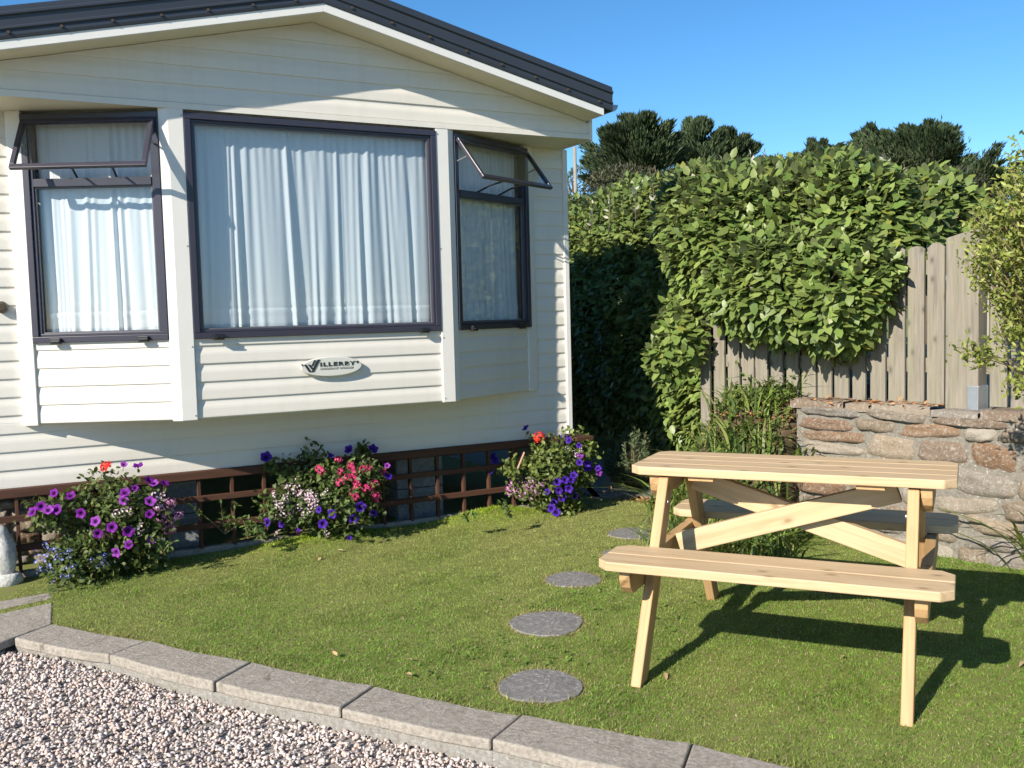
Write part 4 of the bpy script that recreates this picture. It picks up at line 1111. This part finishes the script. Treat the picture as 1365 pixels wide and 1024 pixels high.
link('foliage', scatter('foliage',P,np.array(T),unit(np.array(N2)),.024+.014*rng.random(n),.0135,T_OVAL,mixcol(n,(.16,.205,.040),(.29,.31,.075),.22)), M['leaf'], root)
o = st.build('stems', M['twig'], root, smooth=True); o.data.transform(Matrix.Translation(-Vector(tuple(sb0))))

# =================================================================== FLOWER BASKETS
def petunia_mesh(col, throat, seed):
    r = np.random.default_rng(seed); n = 20; V=[(0,0,.0)]; C=[throat]
    for rr,zz,cc_ in ((.25,.012,throat),(.6,.022,col),(1.,.022,col)):
        for k in range(n):
            a = 2*math.pi*k/n; lob = 1+.10*math.cos(5*a) if rr > .5 else 1
            V.append((rr*lob*.030*math.cos(a), rr*lob*.030*math.sin(a), zz+.005*math.sin(5*a+1)*(rr > .9)+r.normal()*.0008)); C.append(tuple(np.array(cc_)*(1+.1*math.cos(5*a))))
    F3=[(0,1+k,1+(k+1)%n) for k in range(n)]; F4=[]
    for j in range(2):
        for k in range(n): F4.append((1+j*n+k,1+(j+1)*n+k,1+(j+1)*n+(k+1)%n,1+j*n+(k+1)%n))
    return npmesh('petunia', V, [np.array(F3),np.array(F4)], np.clip(np.array(C),.002,.9), True)
def cluster_mesh(name, col, col2, R_, nf, fs, seed, flat=1., star=4):
    """a head of little florets on a ball"""
    r = np.random.default_rng(seed); d = unit(r.normal(size=(nf,3))); d[:,2] = np.abs(d[:,2])*.9+d[:,2]*.1
    V=[];F=[];C=[]
    for k in range(nf):
        nrm = unit(d[k]); p = nrm*R_*np.array([1,1,flat])*r.uniform(.8,1.05); a = unit(np.cross(nrm,[.3,.5,.8])); b = np.cross(nrm,a)
        col_ = np.array(col)*r.uniform(.7,1.25) if r.random() < .7 else np.array(col2)*r.uniform(.8,1.2)
        k0 = len(V); V.append(p+nrm*.001); C.append(np.array(col2)); th = r.random()*6
        for j in range(star*2):
            an = th+math.pi*j/star; rr = fs*(1. if j % 2 == 0 else .55); V.append(p+(a*math.cos(an)+b*math.sin(an))*rr+nrm*.003); C.append(col_)
        for j in range(star*2): F.append((k0,k0+1+j,k0+1+(j+1)%(star*2)))
    return npmesh(name, np.array(V), [np.array(F)], np.clip(np.array(C),.002,.9), True)
PM = [petunia_mesh((.17,.012,.26),(.04,.003,.06),1), petunia_mesh((.065,.015,.32),(.016,.003,.06),2), petunia_mesh((.28,.05,.38),(.07,.01,.1),3)]
GER = cluster_mesh('geranium_head',(.75,.035,.022),(.85,.11,.06),.038,46,.013,5,.8,5)
VERB = cluster_mesh('verbena_head',(.52,.010,.13),(.66,.10,.22),.020,18,.0085,6,.7,5)
PINK = cluster_mesh('pink_blossom',(.72,.50,.62),(.85,.75,.80),.026,13,.0085,7,.8,5)
MAUVE = cluster_mesh('mauve_blossom',(.42,.12,.36),(.62,.36,.52),.026,15,.0075,8,.8,4)
LOB = cluster_mesh('lobelia_bloom',(.10,.12,.55),(.40,.42,.75),.016,5,.010,9,.8,3)
for m_ in PM+[GER,VERB,PINK,MAUVE,LOB]: m_.materials.append(M['petal'])
def hit_ell(px,py,c,r3):
    d = ray(px,py)/r3; o = (CAM-c)/r3; A=d@d; B=2*o@d; Cq=o@o-1; D_=B*B-4*A*Cq
    if D_ < 0:
        t = -B/(2*A)
    else: t = (-B-math.sqrt(D_))/(2*A)
    return CAM+ray(px,py)*t
def basket(u, zc, nn, rad, label, petals, heads, seed, nleaf, leafpals, sub=()):
    random.seed(seed); wc = cw(u,zc,nn); base = (wc[0],wc[1],wc[2]-rad[2]*.3)
    root = empty('flower_basket', base, label=label, cat='flower basket', group='flower baskets hung on the trellis'); b = np.array(base)
    bm_ = MB(); bm_.lathe([(.001,-.11),(.05,-.105),(.085,-.08),(.105,-.03),(.112,.0),(.116,.008),(.105,.01),(.10,-.01),(.001,-.02)],20,(0,.0,.04))
    bm_.build('basket', M['wicker'], root, smooth=True)
    r3 = np.array([rad[0],rad[1],rad[2]])
    bl = [(wc,r3)]+[(cw(*s[0]),s[1]) for s in sub]
    P,Nr,Dp = blobs_scatter(bl, nleaf, .03, seed, (1.,.86,.7,.5), .10, 11.)
    # keep it out of the wall behind
    k_ = wall_n(P[:,0],P[:,1]) > .045
    P,Nr = P[k_]-b,Nr[k_]
    ex_p=[];ex_n=[]
    def trail(h):
        v = np.array(h)-b; m0 = np.array(wc)-b
        for j in range(16):
            t_ = random.uniform(.45,1.0); ex_p.append(m0*(1-t_)+v*t_-unit(CAM-h)*.018*t_+rdir(1)[0]*.022+np.array([0,0,-.02*t_])); ex_n.append(unit(CAM-h)+rdir(1)[0]*.6)
    def put(me, name, px, py, sc, k):
        nm_ = name
        best = None
        for c3,e3 in bl:
            h = hit_ell(px,py,np.array(c3),np.array(e3))
            q = (((h-np.array(c3))/np.array(e3))**2).sum()
            if best is None or q < best[0]-1e-3 or (abs(q-best[0]) < 1e-3 and np.linalg.norm(h-CAM) < np.linalg.norm(best[1]-CAM)): best = (q,h,np.array(c3),np.array(e3))
        h = best[1]; nr = unit((h-best[2])/best[3]**1.0)
        trail(h)
        tow = unit(CAM-h); f = unit(nr*.5+tow*.45+np.array([-.25,-.3,.25])+rdir(1)[0]*.45)
        o = link(name, me, None, root); o.location = Vector(h+nr*.006-b)
        q = Vector(f).to_track_quat('Z','Y'); o.rotation_mode = 'QUATERNION'; o.rotation_quaternion = q; o.scale = (sc*(.88 if nm_ == 'petunia' else 1.),)*3
    for (px,py,k,sc) in petals: put(PM[k],'petunia',px,py,sc,k)
    for (me,nm,lst,sc) in heads:
        for (px,py) in lst: put(me,nm,px,py,sc*random.uniform(.85,1.15),0)
    P = np.concatenate([P,np.array(ex_p)]); Nr = np.concatenate([Nr,np.array(ex_n)]); n = len(P)
    L = .024+.018*rng.random(n)
    me = scatter('foliage',P,unit(Nr*.5+rdir(n)),unit(Nr*.6+rdir(n)*.7+np.array([0,0,.5])),L,L*.62,T_OVAL,mixcol(n,*leafpals,.22))
    link('foliage', me, M['leaf'], root)
    return root
def cloud(x0,x1,y0,y1,n,seed):
    r = random.Random(seed); return [((lambda a: x0+(x1-x0)*a)(r.random()), y0+(y1-y0)*r.random()) for _ in range(n)]
def ecloud(cx,cy,rx,ry,n,seed):
    r = random.Random(seed); out = []
    while len(out) < n:
        a,b = r.uniform(-1,1),r.uniform(-1,1)
        if a*a+b*b < 1: out.append((cx+a*rx,cy+b*ry))
    return out
basket(-3.14,.30,.22,(.29,.17,.25),'flower basket with bright purple petunias, one scarlet head and trailing blue lobelia',
  [(97,664,0,1.),(48,684,0,1.1),(57,676,0,1.),(66,682,2,1.),(78,680,0,1.1),(74,660,0,.9),(111,684,0,1.05),(130,696,2,1.05),(132,710,0,.95),(151,703,0,1.1),(170,709,0,1.15),(158,734,2,1.05),(173,726,0,.95),(168,660,0,1.1),(166,668,2,1.),(199,671,2,1.15),(196,644,0,1.),(205,648,2,.95),(217,648,0,.95),(184,626,0,1.1),(165,622,2,.7),(199,687,0,.95),(200,718,0,.9),(180,652,0,.7)],
  [(GER,'geranium_head',[(142,624)],1.05),(PINK,'pink_blossom',[(156,685),(165,683),(174,681),(184,708),(189,702),(215,664),(212,676),(217,663),(205,663)],.85),
   (MAUVE,'mauve_blossom',ecloud(222,688,16,22,22,3),.9),(LOB,'lobelia_bloom',ecloud(78,752,26,26,34,4)+ecloud(135,748,14,9,10,5)+[(48,735),(52,742),(50,751),(62,726),(87,726)],.75)],
  31, 2800, ((.05,.085,.02),(.13,.16,.045)), [((-3.30,.08,.30),(.15,.13,.14)),((-3.42,.38,.22),(.12,.1,.1)),((-3.0,.1,.25),(.12,.12,.13))])
basket(-1.88,.28,.20,(.30,.16,.22),'flower basket with pink verbena, pale pink blossom and violet petunias',
  [(361,696,1,1.15),(402,701,1,1.1),(431,697,1,1.1),(445,683,1,1.1),(470,690,1,1.15),(479,675,1,1.25),(497,682,1,.95),(514,637,1,1.15),(356,612,1,1.3),(467,602,1,1.1),(495,600,1,1.2),(378,698,1,.8),(427,679,1,.8),(465,716,1,.6),(515,622,2,.7),(440,610,1,.7)],
  [(VERB,'verbena_head',[(450,614),(425,626),(429,629),(468,620),(454,630),(470,632),(453,644),(475,645),(484,626),(492,624),(511,630),(472,640),(476,650),(487,652),(493,650),(498,646),(471,657),(474,663),(499,660),(502,664),(468,626),(463,637)],1.15),
   (PINK,'pink_blossom',ecloud(396,668,32,22,50,6)+[(398,640),(372,688),(374,710),(371,712),(436,710),(440,712),(432,660),(437,655),(366,660),(377,645),(386,648)],.8)],
  32, 2600, ((.05,.085,.02),(.12,.16,.045)), [((-1.98,.46,.1),(.22,.08,.09)),((-1.68,.40,.16),(.14,.1,.12)),((-2.2,.28,.16),(.10,.1,.08)),((-2.2,.5,.06),(.05,.05,.05)),((-1.95,.55,.05),(.05,.05,.08)),((-1.60,.55,.06),(.06,.05,.05))])
rr3 = basket(-.30,.27,.20,(.24,.16,.20),'flower basket with one scarlet geranium, deep violet petunias and a wire hanger',
  [(703,574,1,1.),(663,614,1,1.),(661,610,1,1.),(658,630,1,1.1),(660,625,2,.8),(754,585,1,1.),(750,590,2,.8),(760,588,1,.9),(771,611,2,1.),(772,618,1,.9),(782,621,1,1.1),(784,626,1,1.),(797,626,1,.9),(796,631,2,.9),(764,635,1,1.),(742,643,1,1.1),(745,652,1,1.),(748,661,1,1.1),(758,650,1,1.1),(765,664,1,1.2),(738,668,1,1.),(736,678,1,1.1),(742,684,1,1.1),(740,692,1,.9),(752,640,1,1.),(730,655,1,.8),(760,640,1,.9),(772,594,1,.7)],
  [(GER,'geranium_head',[(719,584)],1.1),(MAUVE,'mauve_blossom',ecloud(703,651,26,13,34,7),.85),(PINK,'pink_blossom',[(766,604),(768,608),(756,600),(775,600)],.7)],
  33, 3000, ((.08,.12,.025),(.17,.21,.055)), [((-.24,.02,.2),(.14,.13,.14)),((-.05,.42,.2),(.13,.12,.12)),((-.58,.33,.18),(.06,.06,.08)),((-.02,.25,.2),(.12,.1,.1))])
b = Vector(rr3.location)
hk = MB(); p0 = at(690,625,5.95); p1 = at(699,603,5.98); hk.tube([p0,p1],.006,6)
o = hk.build('hanger_wire', M['chain'], rr3); o.data.transform(Matrix.Translation(-b))
MB().box(-.10,.04,-.24,-.02,.485,.515).build('basket_bracket', M['brown'], tr, bevel=.004)
MB().prism([(-.05,-.02),(-.05,.04),(.05,.04),(.05,-.02)],'y',-.03,-.02)
ar = MB(); ar.tube([cw(-2.02,.36,.05),cw(-1.98,.47,.07),cw(-1.93,.50,.09),cw(-1.90,.47,.10)],.016,8); o = ar.build('bracket_arm', M['brownplastic'], tr, smooth=True)
o.data.transform(tr.matrix_basis.inverted() if False else (Matrix.Translation((CX,CY,0)) @ Matrix.Rotation(YAW,4,'Z')).inverted())
# little self-sown plants at the trellis foot
def sprig(px,py,D,h,n,label,seed):
    random.seed(seed); b_ = at(px,py,D); st_ = MB(); P=[];T=[]
    for k in range(max(3,n//12)):
        tip = b_+np.array([random.gauss(0,.05),random.gauss(0,.04),h*random.uniform(.5,1)]); st_.tube([b_,(b_+tip)/2+np.array([random.gauss(0,.01),0,0]),tip],[.003,.0025,.001],4)
        for j in range(12):
            t = random.uniform(.2,1); P.append(b_*(1-t)+tip*t); T.append(unit(rdir(1)[0]+np.array([0,-.3,.2])))
    P = np.array(P); n_ = len(P)
    root = empty('self_sown_plant', tuple(b_), label=label, cat='plant', group='self-sown plants at the trellis foot')
    link('leaves', scatter('leaves',P-b_,np.array(T),np.tile([0,-.2,1.],(n_,1))+rdir(n_)*.4,.030+.012*rng.random(n_),.014,T_OVAL,mixcol(n_,(.06,.12,.025),(.13,.20,.05))), M['leaf'], root)
    o_ = st_.build('stem', M['twig'], root); o_.data.transform(Matrix.Translation(-Vector(tuple(b_))))
sprig(331,718,5.55,.16,60,'small star-leaved weed at the trellis foot left of the middle basket',1)
sprig(300,712,5.6,.20,60,'shaded weed inside the trellis between the left and middle baskets',2)
sprig(350,722,5.5,.10,40,'low leafy weed touching the foot of the middle basket',3)
sprig(215,738,5.15,.10,40,'low weed in the shade right of the left basket',4)
sprig(680,690,6.0,.12,50,'grassy weed growing under the right basket',5)
sprig(620,693,5.95,.07,24,'tiny weed at the trellis foot left of the right basket',6)

# =================================================================== GARDEN STATUE
sp_ = gnd(8,783); sg = empty('garden_statue', (sp_[0]-.02,sp_[1]+.05,0), label='weathered pale stone bird statue on a small rock base at the left edge', cat='statue')
def blobmesh(prof, n=22, squash=.8, seed=0, lean=(0,0)):
    r = np.random.default_rng(seed); V=[];F=[]
    for i,(rad,z) in enumerate(prof):
        for k in range(n):
            a = 2*math.pi*k/n; q = rad*(1+.05*math.sin(3*a+z*20)+.03*math.sin(5*a-z*31))
            V.append((q*math.cos(a)+lean[0]*z, q*squash*math.sin(a)+lean[1]*z, z))
    for i in range(len(prof)-1):
        for k in range(n): F.append((i*n+k,i*n+(k+1)%n,(i+1)*n+(k+1)%n,(i+1)*n+k))
    return MB().add(V,F)
blobmesh([(.001,-.01),(.074,-.01),(.078,.03),(.070,.055),(.06,.065),(.001,.066)],24,.9,1).build('rock_base', M['statue'], sg, smooth=True)
blobmesh([(.001,.06),(.045,.06),(.055,.085),(.068,.13),(.076,.175),(.074,.215),(.062,.25),(.050,.268),(.047,.285),(.043,.305),(.030,.322),(.001,.327)],24,.9,2,(-.10,0)).build('bird_body', M['statue'], sg, smooth=True)
MB().add([(-.075,-.018,.295),(-.075,.018,.295),(-.07,0,.312),(-.125,0,.288),(-.075,0,.280)],[(0,2,3),(2,1,3),(1,4,3),(4,0,3)]).build('beak', M['statue'], sg)

# =================================================================== BACKGROUND TREES
def cypress(px_c, py_top, D, half_px, label, seed, zbase=0., colr=((.034,.056,.028),(.075,.102,.045)), nl=70, flat=.35, nper=760, cut=None):
    random.seed(seed); rr = random.Random(seed)
    top = at(px_c,py_top,D); Hh = top[2]; Rr = half_px/FPX*D
    base = np.array([top[0],top[1],zbase]); root = empty('cypress_tree', tuple(base), label=label, cat='tree', group='dark cypresses beyond the hedge')
    st = MB(); hh = Hh-zbase
    st.tube([(0,0,-.3),(.1,0,hh*.35),(0,.1,hh*.7),(0,0,hh*.95)],[.035*hh,.028*hh,.016*hh,.004*hh],8)
    P=[];T=[];N2=[];Ls=[]
    for k in range(nl):
        f = rr.random()**.75; z0 = hh*(.42+.50*f)
        prof = (1-f**2.2)*.95+.16
        az = rr.random()*6.283; ln = Rr*prof*rr.uniform(.6,1.08)
        d = np.array([math.cos(az),math.sin(az),0]); rise = ln*(flat*rr.uniform(.2,1.3))+hh*.05*f
        a = np.array([0,0,z0]); tip = a+d*ln+np.array([0,0,rise]); mid = a+d*ln*.55+np.array([0,0,rise*.25])
        st.tube([a,mid,tip],[.012*hh*(1-f*.6),.007*hh*(1-f*.6),.002*hh],5,False)
        m = nper
        t = np.array([.30+.72*rr.random()**.7 for _ in range(m)])[:,None]
        p = (1-t)**2*a+2*t*(1-t)*mid+t*t*tip
        dirb = unit((tip-mid)[None]+0*p)
        spread = Rr*.135*(1.12-.9*t)
        off = rng.normal(size=(m,3))*spread*np.array([1,1,.26])
        P.append(p+off); T.append(unit(dirb*1.0+np.array([0,0,.35])+unit(off+1e-6)*.35+rdir(m)*.16)); N2.append(rdir(m)*.7+np.array([0,0,.8])); Ls.append(np.full(m,1.))
    P=np.concatenate(P);T=np.concatenate(T);N2=np.concatenate(N2); n = len(P)
    L = hh*.022*(.4+1.1*rng.random(n))
    lump = vnoise(P,6./hh*2,seed)
    link('crown', scatter('crown',P,T,unit(N2),L,L*.26,T_DIAM,mixcol(n,*colr,.25)*(1+.25*lump[:,None])), M['conifer'], root)
    st.build('trunk', M['bark'], root, smooth=True); return root
cypress(848,150,30,100,'broad dark cypress next to the caravan roof corner',41,nl=62,flat=.34)
cypress(930,152,32,58,'slim spire-topped cypress right of the broad one',42,nl=66,flat=.42)
cypress(972,164,33,60,'low spreading cypress just above the hedge shoots',43,nl=60,flat=.5)
cypress(1088,184,36,50,'small cypress tip showing above the middle of the hedge',44,nl=50,flat=.4)
cypress(1166,170,33,76,'spiky-topped cypress left of the big rounded one',45,nl=52,flat=.5)
cypress(1238,166,31,112,'big rounded cypress behind the right end of the hedge',46,nl=85,flat=.5)
cypress(1330,222,34,40,'cypress glimpsed through the small-leaved shrub',47,nl=50,flat=.5)
# brown scrubby thicket under the cypresses
def thicket(px,py,D,rx,rz,n,cols,label,seed):
    c = at(px,py,D); root = empty('thicket_bush', (c[0],c[1],0), label=label, cat='bush', group='scrub below the cypresses')
    P,Nr,_ = blobs_scatter([(c,(rx,rx*.7,rz))], n/ (4*math.pi*rx*rz), .1, seed, (1.,.85), .5, 1.2)
    m = len(P); L = .13*(.6+.8*rng.random(m))
    link('foliage', scatter('foliage',P-np.array([c[0],c[1],0]),unit(Nr+np.array([0,0,.5])+rdir(m)*1.1),unit(rdir(m)+Nr),L,L*.28,T_DIAM,mixcol(m,*cols,.25)), M['conifer'], root)
    st = MB()
    for k in range(14):
        a = random.random()*6.28; st.tube([(0,0,0),(math.cos(a)*rx*.4,math.sin(a)*rx*.3,c[2]*.6),(math.cos(a)*rx*.8,math.sin(a)*rx*.5,c[2]+rz*.6)],[.06,.04,.015],5)
    st.build('stems', M['bark'], root)
thicket(850,258,27,1.3,.6,4200,((.060,.068,.038),(.10,.100,.060)),'brownish scrub under the broad cypress, above the hedge',51)
thicket(790,255,34,1.2,.8,2500,((.055,.075,.035),(.10,.12,.05)),'grey-green scrub at the hill foot near the pole',52)
thicket(905,245,27,1.6,.7,2500,((.045,.055,.025),(.08,.085,.04)),'dark scrub under the slim cypress',53)
thicket(1255,262,24,1.1,.8,2400,((.028,.036,.022),(.055,.06,.035)),'dark scrub under the big rounded cypress',54)
thicket(1120,240,30,3.2,.9,3000,((.03,.042,.02),(.06,.07,.03)),'dark scrub line behind the middle of the hedge',55)
# pole and brick chimney
p = at(766,196,26); po_ = empty('utility_pole', (p[0],p[1],0), label='thin pale pole rising beyond the hedge by the caravan corner', cat='pole')
MB().tube([(0,0,0),(0,0,p[2])],[.055,.045],8).build('shaft', M['pole'], po_, smooth=True)
p = at(1297,285,14); br = empty('brick_pier', (p[0],p[1],0), .2, label='scrap of orange brick pier seen between hedge and shrub', cat='brick pier')
mbrick, ntb, outb = nodemat('orange_brick'); bt = ntb.nodes.new('ShaderNodeTexBrick'); bt.inputs['Scale'].default_value = 4.5
bt.inputs['Color1'].default_value = (.42,.13,.06,1); bt.inputs['Color2'].default_value = (.55,.22,.10,1); bt.inputs['Mortar'].default_value = (.45,.40,.33,1)
ntb.links.new(coords(ntb,'Generated',(1,1,6)), bt.inputs['Vector']); principled(ntb,outb,bt.outputs[0],.9)
MB().box(-.16,.16,-.16,.16,0,p[2]+.08).build('shaft', mbrick, br, bevel=.01)
MB().box(-.20,.20,-.20,.20,p[2]+.081,p[2]+.15).build('cap', M['mortar'], br, bevel=.01)
